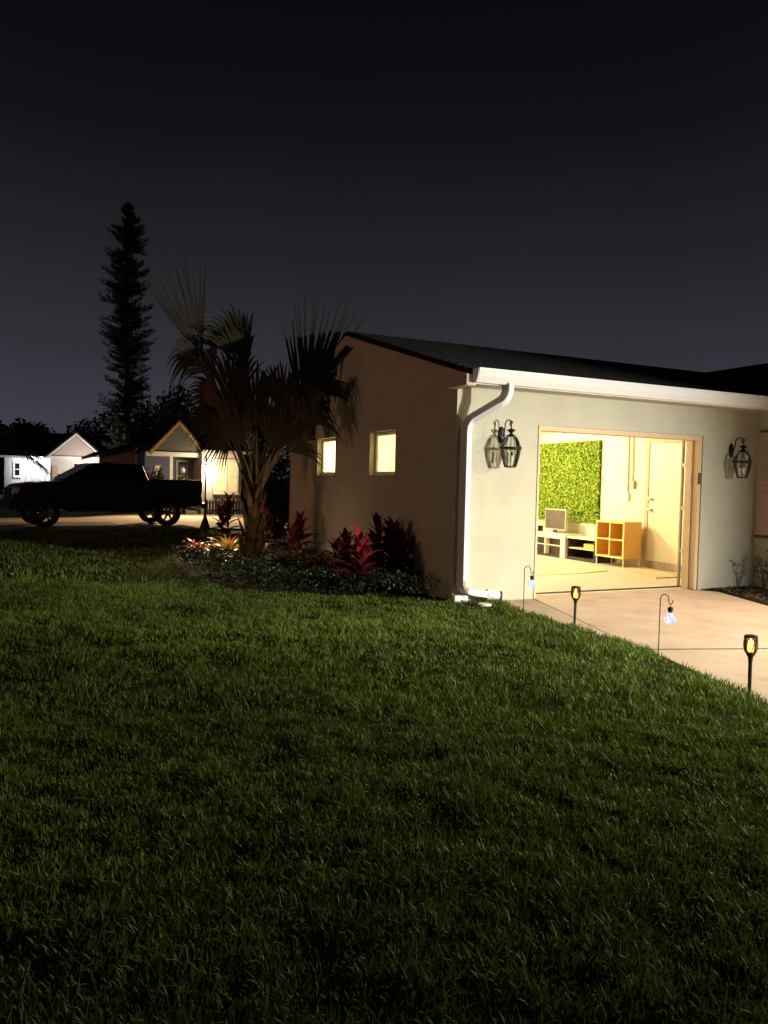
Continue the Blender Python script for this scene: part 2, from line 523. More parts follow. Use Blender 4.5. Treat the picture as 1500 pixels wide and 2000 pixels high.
# driveway: a bed of dirt in the joints and slabs on it
JA, JB = Vector((1.15, -0.005)), Vector((0.27, -2.93))
drv = MB().prism([(0.50, -0.004), (0.36, -1.74), (0.2, -2.95), (-0.1, -4.05), (-1.9, -10), (-2.9, -13), (7, -13), (6.2, -6), (5.0, -4.2), (4.3, -3.2), (3.72, -2.2), (3.60, -1.4), (4.05, -0.25), (3.95, -0.004)], 'z', -0.05, -0.003).build('driveway', 'joint_dirt')
drv['kind'] = 'structure'
slabs = [
    [(0.56, -0.006), (0.54, -0.2), (0.41, -0.85), (0.36, -1.74), (0.265, -2.90), (1.135, -0.006)],
    [(1.155, -0.006), (3.95, -0.006), (4.07, -0.22), (3.86, -0.75), (3.62, -1.4), (3.62, -1.9), (3.74, -2.3), (4.05, -2.85), (4.5, -3.4), (4.68, -4.00), (0.345, -2.65)],
    [(0.285, -2.93), (0.325, -2.70), (4.67, -4.055), (5.0, -4.6), (5.3, -5.2), (5.6, -6.7), (-0.82, -6.7), (-0.43, -5.3), (-0.06, -4.06)],
    [(-0.83, -6.72), (5.61, -6.72), (6.9, -12.9), (-2.85, -12.9), (-1.9, -10.0)],
]
for p in slabs:
    MB().prism(p, 'z', -0.02, 0.0).build('slab', 'concrete', drv, bevel=0.002)

# beds
bed = MB().prism(BED, 'z', -0.05, 0.018).build('planting_bed', 'soil', bevel=0.02); bed['kind'] = 'structure'
bed = MB().prism([(3.97, -0.004), (4.09, -0.22), (3.88, -0.75), (3.64, -1.4), (3.64, -1.9), (3.76, -2.3), (4.07, -2.85), (4.98, -2.85), (4.98, -0.004)], 'z', -0.03, 0.012).build('mulch_bed', 'soil', bevel=0.01)
bed['kind'] = 'structure'
# mulch chips
chips = MB()
for _ in range(900):
    x, y = random.uniform(3.65, 4.95), random.uniform(-1.9, -0.03)
    if x < np.interp(y, [-1.9, -1.4, -.75, -.22, 0], [3.68, 3.68, 3.92, 4.12, 4.0]):
        continue
    a = random.uniform(0, 6.3); l, w = random.uniform(0.02, 0.06), random.uniform(0.006, 0.014); z = 0.014 + random.random() * 0.012
    c, s = math.cos(a), math.sin(a); dz = random.uniform(-.01, .012)
    chips.hexa([(x + c * i * l - s * j * w, y + s * i * l + c * j * w, z + k * .008 + i * dz) for k in (0, 1) for i, j in ((-.5, -.5), (.5, -.5), (.5, .5), (-.5, .5))])
tag(chips.build('mulch', 'bark'), 'dark bark mulch beside the garage drive', 'mulch', kind='stuff')

# street and the neighbours' paving beyond the lawn
st = MB().prism([(-40, 12.4), (-6, 13.1), (6, 13.6), (12, 13.8), (12, 17.4), (-40, 16.2)], 'z', -0.05, -0.012).build('road', 'asphalt'); st['kind'] = 'structure'
st = MB().prism([(-9.5, 16.3), (8, 17.0), (8, 21.9), (-1.2, 21.9), (-3.2, 19.2), (-9.5, 18.4)], 'z', -0.05, -0.008).build('pavement', 'pale_paving'); st['kind'] = 'structure'
st = MB().prism([(-1.9, 13.2), (2.6, 13.5), (3.2, 16.9), (-2.4, 16.6)], 'z', -0.02, -0.006).build('apron', 'pale_paving'); st['kind'] = 'structure'


# ------------------------------------------------------------------ grass
def make_grass(name, n, t0, t1, hgt, wid, label, segs=2):
    """blades scattered evenly over the lawn between two distances from where one stands"""
    fx, fy = math.sin(YAW), math.cos(YAW)
    half = 0.62
    t = np.sqrt(rng.uniform(t0 ** 2, t1 ** 2, n))
    s = rng.uniform(-1, 1, n) * (half * t + 0.8)
    x = CAM.x + fx * t + fy * s
    y = CAM.y + fy * t - fx * s
    keep = in_poly(x, y, LAWN) & ~in_poly(x, y, BED)
    clump = vnoise(x * 1.5 + 8, y * 1.5) * 0.3 + vnoise(x * 4.1 + 5, y * 4.1) * 0.35 + vnoise(x * 11 + 1, y * 11 + 3) * 0.35
    clump = np.clip((clump - 0.5) * 1.7 + 0.5, 0, 1)
    keep &= rng.random(n) < np.clip(0.25 + 1.3 * clump, 0, 1)
    x, y, clump, t = x[keep], y[keep], clump[keep], t[keep]
    m = len(x)
    # a few blades lean over the concrete
    h = hgt * (0.35 + 0.85 * clump) * rng.uniform(0.55, 1.25, m)
    w = wid * rng.uniform(0.7, 1.3, m)
    a = rng.uniform(0, 2 * np.pi, m)
    lean = np.abs(rng.normal(0.45, 0.30, m))
    ld = a + rng.normal(0, 0.9, m)
    sx, sy = np.cos(a + np.pi / 2) * w / 2, np.sin(a + np.pi / 2) * w / 2
    dx, dy = np.cos(ld), np.sin(ld)
    z0 = ground_z(x, y) - 0.004
    rows = [0.0, 0.55, 1.0] if segs == 2 else [0.0, 0.38, 0.72, 1.0]
    V = []
    for k, u in enumerate(rows):
        off = h * lean * u * u
        zz = z0 + h * u * np.sqrt(np.clip(1 - (lean * u) ** 2 * 0.45, 0.15, 1))
        cxp, cyp = x + dx * off, y + dy * off
        if k < len(rows) - 1:
            ww = 1 - 0.35 * u
            V.append(np.stack([cxp - sx * ww, cyp - sy * ww, zz], -1)); V.append(np.stack([cxp + sx * ww, cyp + sy * ww, zz], -1))
        else:
            V.append(np.stack([cxp, cyp, zz], -1))
    nv = len(V)
    verts = np.stack(V, 1).reshape(-1, 3)
    base = np.arange(m)[:, None] * nv
    tris = []
    for k in range(len(rows) - 2):
        tris += [(2 * k, 2 * k + 1, 2 * k + 3), (2 * k, 2 * k + 3, 2 * k + 2)]
    k = len(rows) - 2
    tris.append((2 * k, 2 * k + 1, 2 * k + 2))
    faces = (base[:, None, :] + np.array(tris)[None]).reshape(-1, 3)
    g = rng.random(m)[:, None]
    dry = (rng.random(m) < 0.07)[:, None]
    patch = vnoise(x * 0.9 + 20, y * 0.9 + 11)[:, None]
    c = np.array([0.048, 0.104, 0.015]) * (1 - g) + np.array([0.140, 0.195, 0.028]) * g
    c = c * (0.7 + 0.6 * patch) * (0.85 + 0.3 * clump[:, None])
    c = np.where(dry, np.array([0.17, 0.14, 0.06]), c)
    cols = np.repeat(c, nv, 0)
    o = numpy_mesh(name, verts, faces, 'grass_blade', cols)
    return tag(o, label, 'grass', kind='stuff')


make_grass('grass', 230000, 1.3, 4.2, 0.066, 0.0064, 'short thick lawn grass at the bottom of the picture', 3)
make_grass('grass', 270000, 4.2, 9.6, 0.066, 0.0080, 'lawn grass rising to the planting bed and the drive')
make_grass('grass', 90000, 9.6, 21.0, 0.085, 0.017, 'dim lawn grass left of the planting bed')

# ------------------------------------------------------------------ the house with the open garage
WH, X0, GW, GH, XR, DEP = 2.543, 1.15, 2.768, 2.127, 4.994, 6.237
X1 = X0 + GW
T = 0.20
ZS, ZR, YR = 2.60, 3.60, 3.12          # roof plane at the eave, at the ridge, ridge position
XI = 5.38                              # inner face of the garage's right wall
house = thing('house', 'single-storey stucco house with a lit open garage at the end of the drive', 'house')
MB().prism([(0, -0.05), (X0, -0.05), (X0, GH), (X1, GH), (X1, -0.05), (XI + T, -0.05), (XI + T, WH), (0, WH)], 'y', 0, T).build('front_wall', 'stucco', house)
# side wall with two window openings, gable above
WZ0, WZ1 = 1.489, 2.105
Wn = [(1.621, 2.479), (3.864, 4.72)]
sw = MB()
ys = [T, Wn[0][0], Wn[0][1], Wn[1][0], Wn[1][1], DEP]
sw.box((0, ys[0], -0.05), (T, DEP, WZ0))
sw.box((0, ys[0], WZ1), (T, DEP, WH))
for a, b in ((ys[0], ys[1]), (ys[2], ys[3]), (ys[4], ys[5])):
    sw.box((0, a, WZ0), (T, b, WZ1))
sw.build('side_wall', 'stucco', house)
sl = (ZR - ZS) / (YR + 0.40)
zroof = lambda y: ZS + sl * (y + 0.40) if y <= YR else ZR - sl * (y - YR)
MB().prism([(0.0, WH + 0.001), (DEP, WH + 0.001), (DEP, zroof(DEP) - 0.06), (YR, ZR - 0.06), (0.0, zroof(0) - 0.06)], 'x', 0.0, T).build('gable', 'stucco', house)
box_part('back_wall', (T + 0.001, DEP - T, -0.05), (XI, DEP, WH), 'inner_wall', house, 0)
# windows
for (a, b) in Wn:
    w = MB()
    w.box((0.085, a, WZ0), (0.135, a + 0.05, WZ1)); w.box((0.085, b - 0.05, WZ0), (0.135, b, WZ1))
    w.box((0.085, a + 0.05, WZ0), (0.135, b - 0.05, WZ0 + 0.05)); w.box((0.085, a + 0.05, WZ1 - 0.05), (0.135, b - 0.05, WZ1))
    win = w.build('window', 'ivory', house, bevel=0.004)
    MB().add([(0.108, a + 0.05, WZ0 + 0.05), (0.108, b - 0.05, WZ0 + 0.05), (0.108, b - 0.05, WZ1 - 0.05), (0.108, a + 0.05, WZ1 - 0.05)], [(0, 1, 2, 3)]).build('pane', 'frosted_glass', win)
    MB().box((-0.018, a - 0.02, WZ0 - 0.03), (0.084, b + 0.02, WZ0 - 0.0005)).build('sill', 'stucco', win, bevel=0.006)
# roof, soffit, gutter, rake
OV = 0.14
roof = MB()
XE = 12.0
roof.hexa([(-OV, -0.40, ZS), (XE, -0.40, ZS), (XE, YR, ZR), (-OV, YR, ZR), (-OV, -0.40, ZS + 0.06), (XE, -0.40, ZS + 0.06), (XE, YR, ZR + 0.06), (-OV, YR, ZR + 0.06)])
yb = DEP + 0.40
roof.hexa([(-OV, YR + 0.001, ZR), (XE, YR + 0.001, ZR), (XE, yb, ZS), (-OV, yb, ZS), (-OV, YR + 0.001, ZR + 0.06), (XE, YR + 0.001, ZR + 0.06), (XE, yb, ZS + 0.06), (-OV, yb, ZS + 0.06)])
rf = roof.build('roof', 'shingle', house, bevel=0.01)
# shingle courses: butt edges that catch light from the side
cs = MB()
for k in range(22):
    y = -0.38 + k * 0.16
    z = zroof(y) + 0.061
    cs.hexa([(-OV, y, z), (XE, y, z), (XE, y + 0.158, z + sl * 0.158), (-OV, y + 0.158, z + sl * 0.158),
             (-OV, y, z + 0.012), (XE, y, z + 0.012), (XE, y + 0.158, z + sl * 0.158 + 0.002), (-OV, y + 0.158, z + sl * 0.158 + 0.002)])
cs.build('shingle_courses', 'shingle', rf)
MB().box((-0.10, -0.395, WH - 0.03), (XR - 0.01, -0.001, WH)).build('soffit', 'soffit', house)
MB().box((-0.11, -0.42, WH - 0.05), (XR, -0.396, ZS - 0.002)).build('fascia', 'trim_white', house, bevel=0.004)
g = MB()                                   # K-style gutter, cut from its own profile
prof = [(-0.421, 2.50), (-0.421, 2.655), (-0.428, 2.655), (-0.428, 2.508), (-0.495, 2.508), (-0.525, 2.57), (-0.535, 2.64), (-0.545, 2.64), (-0.545, 2.655), (-0.560, 2.655), (-0.556, 2.63), (-0.535, 2.565), (-0.50, 2.50)]
g.prism(prof, 'x', -0.055, XR + 0.12)
gut = g.build('gutter', 'trim_white', house, bevel=0.003)
MB().prism([(-0.424, 2.50), (-0.424, 2.652), (-0.552, 2.652), (-0.533, 2.565), (-0.498, 2.50)], 'x', -0.062, -0.056).build('end_cap', 'trim_white', gut)
MB().prism([(-0.47, 2.47), (-0.47, ZS - 0.01), (YR, ZR - 0.01), (YR, ZR - 0.15), (-0.36, 2.47)], 'x', -OV - 0.025, -OV + 0.0).build('rake_board', 'rake_paint', house, bevel=0.004)
MB().prism([(YR + 0.001, ZR - 0.01), (yb, ZS - 0.01), (yb, ZS - 0.14), (YR + 0.001, ZR - 0.15)], 'x', -OV - 0.025, -OV).build('rake_board', 'rake_paint', house, bevel=0.004)
MB().prism([(-0.40, 2.475), (-0.40, ZS - 0.005), (YR, ZR - 0.005), (YR, ZR - 0.05), (0.0, 2.56), (-0.0, 2.475)], 'x', -OV + 0.001, -0.001).build('rake_soffit', 'rake_paint', house)
# downspout: rectangular pipe swept round its bends
def bend_path(pts, r=0.10, n=5):
    pts = [Vector(p) for p in pts]
    out = [pts[0]]
    for i in range(1, len(pts) - 1):
        a = (pts[i - 1] - pts[i]).normalized() * r + pts[i]
        b = (pts[i + 1] - pts[i]).normalized() * r + pts[i]
        for k in range(n + 1):
            u = k / n
            out.append(a * (1 - u) ** 2 + pts[i] * 2 * u * (1 - u) + b * u * u)
    out.append(pts[-1])
    return out
ds_path = bend_path([(0.37, -0.475, 2.52), (0.37, -0.475, 2.36), (0.085, -0.075, 2.10), (0.085, -0.075, 0.15), (0.40, -0.15, 0.10)], 0.11, 6)
ds = MB().tube(ds_path, 0.056, 4, True, 1.5, up=(0.25, -1, 0.02)).build('downspout', 'downspout_white', house, bevel=0.008)
MB().tube([(0.38, -0.145, 0.103), (0.52, -0.18, 0.09)], 0.068, 12).build('drain_sleeve', 'downspout_white', ds, smooth='auto')
MB().tube([(0.515, -0.1785, 0.09), (0.55, -0.187, 0.087)], 0.058, 12).build('drain_mouth', 'black_plastic', ds, smooth='auto')
MB().box((-0.03, -0.11, 0.0), (0.16, -0.003, 0.10)).build('footing', 'trim_white', house, bevel=0.02)
# opening: casing, jambs, header
J = 0.012
MB().box((X0 - 0.0, -0.012, 0.0), (X0 + 0.03, T + 0.02, GH)).build('jamb', 'jamb_paint', house, bevel=0.004)
MB().box((X1 - 0.055, 0.02, 0.0), (X1 - 0.001, T + 0.02, GH)).build('jamb', 'jamb_paint', house, bevel=0.004)
MB().box((X1 - 0.08, 0.12, 0.0), (X1 - 0.056, T + 0.02, GH - 0.061)).build('door_stop', 'jamb_paint', house, bevel=0.004)
MB().box((X0 + 0.031, 0.02, GH - 0.06), (X1 - 0.056, T + 0.02, GH - 0.0005)).build('header', 'jamb_paint', house, bevel=0.004)
# inside of the garage
MB().box((XI, T + 0.001, -0.05), (XI + T, DEP, WH)).build('inner_side_wall', 'inner_wall', house)
MB().box((T, T + 0.001, WH - 0.04), (XI, DEP - T, WH)).build('ceiling', 'ceiling_white', house)
MB().box((T + 0.001, T + 0.001, -0.05), (XI - 0.001, DEP - T - 0.001, 0.0)).build('garage_floor', 'garage_floor', house)
MB().box((X0 + 0.031, 0.004, -0.04), (X1 - 0.081, T, -0.001)).build('threshold', 'concrete', house)
MB().box((X0 + 0.031, 0.30, 0.001), (X1 + 0.05, 0.345, 0.014)).build('floor_seal', 'black_plastic', house, bevel=0.004)
# the open sectional door under the ceiling, with its tracks
gd = thing('garage_door', 'raised sectional garage door under the garage ceiling', 'garage door', (0, 0, 0))
for k in range(4):
    y0 = 0.62 + k * 0.545
    MB().box((X0 + 0.05, y0, 2.315), (X1 - 0.05, y0 + 0.535, 2.355)).build('panel', 'garage_door_white', gd, bevel=0.006)
for x in (X0 + 0.0, X1 - 0.06):
    tr = bend_path([(x, 0.29, 0.02), (x, 0.29, 2.33), (x, 2.9, 2.39)], 0.30, 8)
    MB().tube(tr, 0.022, 4, up=(1, 0, 0)).build('track', 'steel' if x < 2 else 'grey_paint', gd)
    for z in (0.5, 1.1, 1.7):
        MB().box((x - 0.02, 0.225, z), (x + 0.02, 0.27, z + 0.05)).build('bracket', 'steel', gd)
MB().tube([(X1 - 0.04, 0.25, 0.03), (X1 - 0.04, 0.25, 2.25)], 0.006, 6).build('cable', 'black_metal', gd)
# tube light on the ceiling
for (x, y) in ((3.1, 4.5), (2.2, 3.3)):
    tl = thing('ceiling_light', 'tube light on the garage ceiling by the %s' % ('green hedge panel' if x > 3 else 'side windows'), 'light', (x, y, 2.502), group='garage ceiling lights')
    MB().box((-0.09, -0.62, -0.045), (0.09, 0.62, 0.0)).build('housing', 'ceiling_white', tl, bevel=0.006)
    for s in (-0.045, 0.045):
        MB().tube([(s, -0.6, -0.063), (s, 0.6, -0.063)], 0.016, 8).build('tube', 'tube_light', tl, smooth=True)
# side door with frame, step
door = thing('side_door', 'cream flush door with deadbolt and knob in the garage side wall', 'door', (XI, 0, 0))
DY0, DY1, DZ0, DZ1 = 1.56, 2.44, 0.13, 2.17
MB().box((-0.035, DY0, DZ0), (-0.004, DY1, DZ1)).build('leaf', 'door_paint', door, bevel=0.003)
for a, b in (((DY0 - 0.085), DY0 - 0.002), (DY1 + 0.002, DY1 + 0.085)):
    MB().box((-0.05, a, 0.0), (-0.004, b, DZ1 + 0.085)).build('casing', 'casing_paint', door, bevel=0.006)
MB().box((-0.05, DY0 - 0.001, DZ1 + 0.003), (-0.004, DY1 + 0.001, DZ1 + 0.085)).build('casing', 'casing_paint', door, bevel=0.006)
for z, r in ((1.02, 0.033), (1.21, 0.030)):
    MB().lathe([(r, 0), (r, 0.012), (0.013, 0.014), (0.013, 0.04), (r * 0.85, 0.045), (r * 0.9, 0.07), (0.01, 0.078)], 12).build('knob' if z < 1.1 else 'deadbolt', 'steel', door, smooth='auto', loc=(-0.036, DY1 - 0.075, z)).rotation_euler = (0, R(-90), 0)
MB().box((-0.055, DY0 - 0.08, 0.001), (-0.003, DY1 + 0.0, 0.125)).build('step', 'step_stone', door, bevel=0.006)
# conduit with boxes on the wall
cd = thing('electrical_conduit', 'conduit running down the garage wall to a grey switch box and white outlet', 'conduit', (XI, 0, 0))
MB().tube([(-0.02, 2.86, 1.52), (-0.02, 2.88, 2.49)], 0.012, 8).build('pipe', 'jamb_paint', cd, smooth=True)
MB().tube([(-0.015, 2.98, 1.32), (-0.015, 3.0, 2.49)], 0.016, 8).build('pipe', 'jamb_paint', cd, smooth=True)
MB().box((-0.06, 2.79, 1.38), (-0.003, 2.89, 1.52)).build('switch_box', 'grey_paint', cd, bevel=0.006)
MB().box((-0.05, 2.93, 1.16), (-0.003, 3.05, 1.31)).build('outlet_box', 'ceiling_white', cd, bevel=0.006)
# keypad by the opening
kp = MB().box((X1 - 0.060, 0.004, 1.46), (X1 - 0.015, 0.0195, 1.62)).build('door_keypad', 'wood_grey', bevel=0.006)
tag(kp, 'small dark keypad on the right jamb of the garage opening', 'keypad')

# ------------------------------------------------------------------ the wing on the right
wing_x = XR
wg = thing('house_wing', 'wing of the stucco house at the right edge with a shuttered window', 'house wing')
MB().box((wing_x, -5.2, -0.05), (wing_x + T, -0.001, WH)).build('wall', 'stucco', wg)
MB().box((wing_x + T + 0.001, -5.2, -0.05), (11.5, -5.0, WH)).build('wall', 'stucco', wg)
wr = MB()
xe, xr2, zr2 = wing_x - 0.36, 10.0, 4.12
zz = lambda x: 2.58 + (zr2 - 2.58) * (x - xe) / (xr2 - xe)
wr.hexa([(xe, -5.6, 2.58), (xr2, -5.6, zr2), (xr2, 8.2, zr2), (xe, -0.56, 2.58), (xe, -5.6, 2.64), (xr2, -5.6, zr2 + .06), (xr2, 8.2, zr2 + .06), (xe, -0.56, 2.64)])
wr.build('roof', 'shingle', wg)
shw = thing('shuttered_window', 'tan shutter and window frame on the wing wall at the right edge', 'window', (wing_x, 0, 0))
MB().box((-0.03, -0.62, 0.76), (-0.002, -0.05, 2.22)).build('shutter', 'shutter', shw, bevel=0.004)
for k in range(14):
    MB().box((-0.042, -0.57, 0.83 + k * 0.096), (-0.031, -0.10, 0.89 + k * 0.096)).build('slat', 'shutter', shw, bevel=0.003)
MB().box((-0.06, -0.66, 0.72), (-0.002, -0.04, 0.757)).build('sill', 'wood_grey', shw, bevel=0.004)
MB().box((-0.05, -0.66, 2.223), (-0.002, -0.06, 2.25)).build('head', 'wood_grey', shw, bevel=0.004)


# ------------------------------------------------------------------ carriage lanterns
def arc(c, r, a0, a1, n, plane='yz'):
    out = []
    for k in range(n + 1):
        a = R(a0 + (a1 - a0) * k / n)
        out.append((c[0], c[1] + math.cos(a) * r, c[2] + math.sin(a) * r))
    return out


def make_lantern(label, x, z):
    t = thing('wall_lantern', label, 'lantern', (x, 0, z), group='carriage lanterns on the front wall')
    MB().lathe([(0.028, 0), (0.055, 0.004), (0.058, 0.012), (0.045, 0.022), (0.02, 0.026)], 16, axis='y').build('backplate', 'black_metal', t, smooth='auto').scale = (0.8, -1, 1.75)
    cy = -0.205
    # scroll arm
    pts = [(0, -0.02, -0.02), (0, -0.055, 0.015), (0, -0.075, 0.07)] + [(0, -0.14 + math.cos(R(a)) * 0.066, 0.105 + math.sin(R(a)) * 0.066) for a in range(10, 190, 20)] + [(0, -0.205, 0.085), (0, cy, 0.06)]
    MB().tube(pts, 0.0075, 8).build('arm', 'black_metal', t, smooth=True)
    MB().tube([(0, cy + math.cos(R(a)) * r, 0.13 + math.sin(R(a)) * r) for a, r in ((200, .02), (150, .025), (90, .027), (30, .03), (-30, .033), (-90, .045))], 0.006, 8).build('hook', 'black_metal', t, smooth=True)
    MB().lathe([(0.006, 0.075), (0.012, 0.065), (0.05, 0.052), (0.055, 0.046), (0.03, 0.030), (0.014, 0.016), (0.024, 0.0), (0.062, -0.018), (0.064, -0.026), (0.02, -0.03)], 14, (0, cy, 0)).build('finial', 'black_metal', t, smooth='auto')
    # upper glass dome, band, lower glass
    dome = [(0.058, -0.03), (0.088, -0.075), (0.108, -0.13), (0.112, -0.15)]
    body = [(0.112, -0.172), (0.108, -0.22), (0.092, -0.29), (0.066, -0.375)]
    MB().lathe(dome, 18, (0, cy, 0), cap=False).build('upper_glass', 'clear_glass', t, smooth=True)
    MB().lathe(body, 18, (0, cy, 0), cap=False).build('lower_glass', 'clear_glass', t, smooth=True)
    b = MB()
    n = 18
    for (r0, z0), (r1, z1) in (((0.110, -0.148), (0.131, -0.151)), ((0.131, -0.151), (0.126, -0.172)), ((0.126, -0.172), (0.108, -0.176)), ((0.108, -0.176), (0.110, -0.148))):
        b.lathe([(r0, z0), (r1, z1)], n, (0, cy, 0), cap=False)
    b.build('band', 'black_metal', t)
    for k in range(6):
        a = R(60 * k + 30)
        rib = MB().tube([(math.cos(a) * (r + 0.002), cy + math.sin(a) * (r + 0.002), zq) for r, zq in dome], 0.004, 6).tube([(math.cos(a) * (r + 0.002), cy + math.sin(a) * (r + 0.002), zq) for r, zq in body], 0.0045, 6)
        rib.build('rib', 'black_metal', t, smooth=True)
    bt = MB()
    for (r0, z0), (r1, z1) in (((0.060, -0.372), (0.072, -0.374)), ((0.072, -0.374), (0.070, -0.386)), ((0.070, -0.386), (0.0, -0.392))):
        bt.lathe([(r0, z0), (r1, z1)], n, (0, cy, 0), cap=False)
    bt.build('base', 'black_metal', t)
    MB().tube([(0, cy, -0.386), (0, cy, -0.03)], 0.005, 6).build('stem', 'black_metal', t)
    for k in range(3):
        a = R(120 * k + 20)
        cx, c2 = math.cos(a) * 0.032, cy + math.sin(a) * 0.032
        cn = MB().tube([(cx, c2, -0.33), (cx, c2, -0.25)], 0.010, 8).build('candle', 'candle', t, smooth='auto')
        MB().lathe([(0.004, -0.25), (0.011, -0.235), (0.009, -0.215), (0.002, -0.195)], 8, (cx, c2, 0)).build('bulb', 'smoke_glass', cn, smooth=True)
    return t


make_lantern('black carriage lantern between the downspout and the garage opening', 0.615, 1.98)
make_lantern('black carriage lantern right of the garage opening', 4.45, 1.95)


# ------------------------------------------------------------------ garage contents
hp = thing('hedge_panel', 'bright green artificial boxwood hedge panel on the garage wall', 'hedge panel', (XI, 0, 0))
HY0, HY1, HZ0, HZ1 = 3.72, 5.95, 0.71, 2.27
MB().box((-0.03, HY0, HZ0), (-0.002, HY1, HZ1)).build('backing', 'far_grass', hp)


def leaf_cloud(name, P, N, size, cols, mat, parent, elong=1.9):
    """diamond-shaped folded leaves at points P, facing N"""
    n = len(P)
    N = N / np.linalg.norm(N, axis=1, keepdims=True)
    ref = rng.normal(size=(n, 3))
    D = ref - (ref * N).sum(1, keepdims=True) * N
    D /= np.linalg.norm(D, axis=1, keepdims=True)
    S = np.cross(N, D)
    L = (size * elong)[:, None]; W = size[:, None]
    v = np.stack([P - D * L / 2, P - S * W / 2 + N * W * 0.18, P + D * L / 2, P + S * W / 2 + N * W * 0.18], 1).reshape(-1, 3)
    b = np.arange(n)[:, None] * 4
    f = (b[:, None, :] + np.array([(0, 1, 2), (0, 2, 3)])[None]).reshape(-1, 3)
    return numpy_mesh(name, v, f, mat, np.repeat(cols, 4, 0), parent)


n = 15000
hy, hz = rng.uniform(HY0 - 0.01, HY1, n), rng.uniform(HZ0 - 0.015, HZ1 + 0.015, n)
hx = -0.035 - rng.random(n) * 0.045 * (0.4 + vnoise(hy * 14, hz * 14))
Nn = np.stack([-np.ones(n) * 0.7, rng.normal(0, 0.6, n), rng.normal(0.25, 0.6, n)], -1)
g = rng.random(n)[:, None]
hc = np.array([0.10, 0.22, 0.015]) * (1 - g) + np.array([0.50, 0.60, 0.07]) * g
tag(leaf_cloud('foliage', np.stack([hx, hy, hz], -1), Nn, rng.uniform(0.018, 0.038, n), hc, 'hedge_leaf', hp, 1.6), kind='stuff')

# orange cube shelf
sh = thing('cube_shelf', 'orange four-cube shelf on thin legs against the garage wall', 'shelf', (4.81, 2.43, 0))
SD, SW_, SZ0, SZ1 = 0.39, 0.72, 0.155, 0.80
tk = 0.032
MB().box((0, 0, SZ0), (SD, tk, SZ1)).build('side_panel', 'shelf_orange', sh, bevel=0.002)
MB().box((0, SW_ - tk, SZ0), (SD, SW_, SZ1)).build('side_panel', 'shelf_orange', sh, bevel=0.002)
MB().box((0, tk + 0.0005, SZ1 - tk), (SD, SW_ - tk - 0.0005, SZ1)).build('top_panel', 'shelf_orange', sh, bevel=0.002)
MB().box((0, tk + 0.0005, SZ0), (SD, SW_ - tk - 0.0005, SZ0 + tk)).build('bottom_panel', 'shelf_orange', sh, bevel=0.002)
MB().box((0.002, tk + 0.001, (SZ0 + SZ1) / 2 - 0.011), (SD - 0.02, SW_ - tk - 0.001, (SZ0 + SZ1) / 2 + 0.011)).build('shelf_board', 'shelf_orange', sh, bevel=0.002)
for a, b in ((SZ0 + tk + 0.001, (SZ0 + SZ1) / 2 - 0.012), ((SZ0 + SZ1) / 2 + 0.012, SZ1 - tk - 0.001)):
    MB().box((0.003, SW_ / 2 - 0.010, a), (SD - 0.02, SW_ / 2 + 0.010, b)).build('divider', 'shelf_orange', sh, bevel=0.002)
MB().box((SD - 0.012, tk + 0.001, SZ0 + tk + 0.001), (SD - 0.001, SW_ - tk - 0.001, SZ1 - tk - 0.001)).build('back_panel', 'shelf_orange', sh)
ed = MB()
ed.box((-0.004, 0, SZ0), (-0.0005, tk, SZ1)); ed.box((-0.004, SW_ - tk, SZ0), (-0.0005, SW_, SZ1))
ed.box((-0.004, tk, SZ1 - tk), (-0.0005, SW_ - tk, SZ1)); ed.box((-0.004, tk, SZ0), (-0.0005, SW_ - tk, SZ0 + tk))
ed.box((-0.004, tk, (SZ0 + SZ1) / 2 - 0.011), (-0.0005, SW_ - tk, (SZ0 + SZ1) / 2 + 0.011))
ed.box((-0.0035, SW_ / 2 - 0.010, SZ0 + tk), (-0.0005, SW_ / 2 + 0.010, SZ1 - tk))
ed.build('edge_banding', 'shelf_edge', sh)
for x in (0.02, SD - 0.02):
    for y in (0.02, SW_ - 0.02):
        MB().tube([(x, y, 0.0), (x, y, SZ0)], 0.012, 8).build('leg', 'ivory', sh, smooth='auto')

# black television bench
tb = thing('television_bench', 'low glossy black bench with a glass shelf beside the orange shelf', 'bench', (4.86, 3.22, 0))
BD, BW, BH = 0.45, 0.80, 0.44
MB().box((0, 0, 0.0), (BD, 0.035, BH - 0.031)).build('side_panel', 'black_laminate', tb, bevel=0.003)
MB().box((0, BW - 0.035, 0.0), (BD, BW, BH - 0.031)).build('side_panel', 'black_laminate', tb, bevel=0.003)
MB().box((-0.01, -0.005, BH - 0.03), (BD, BW, BH)).build('top', 'white_laminate', tb, bevel=0.003)
MB().box((0.01, 0.036, 0.0), (BD, BW - 0.036, 0.06)).build('base', 'black_laminate', tb, bevel=0.003)
MB().box((0.02, 0.036, 0.215), (BD - 0.02, BW - 0.036, 0.235)).build('shelf', 'jamb_paint', tb, bevel=0.002)
MB().box((BD - 0.012, 0.036, 0.061), (BD - 0.002, BW - 0.036, BH - 0.031)).build('back', 'black_laminate', tb)
bx2 = MB().box((4.93, 3.33, 0.236), (5.2, 3.62, 0.33)).build('storage_box', 'shelf_orange', bevel=0.008)
tag(bx2, 'orange box lying on the shelf of the black bench', 'box')
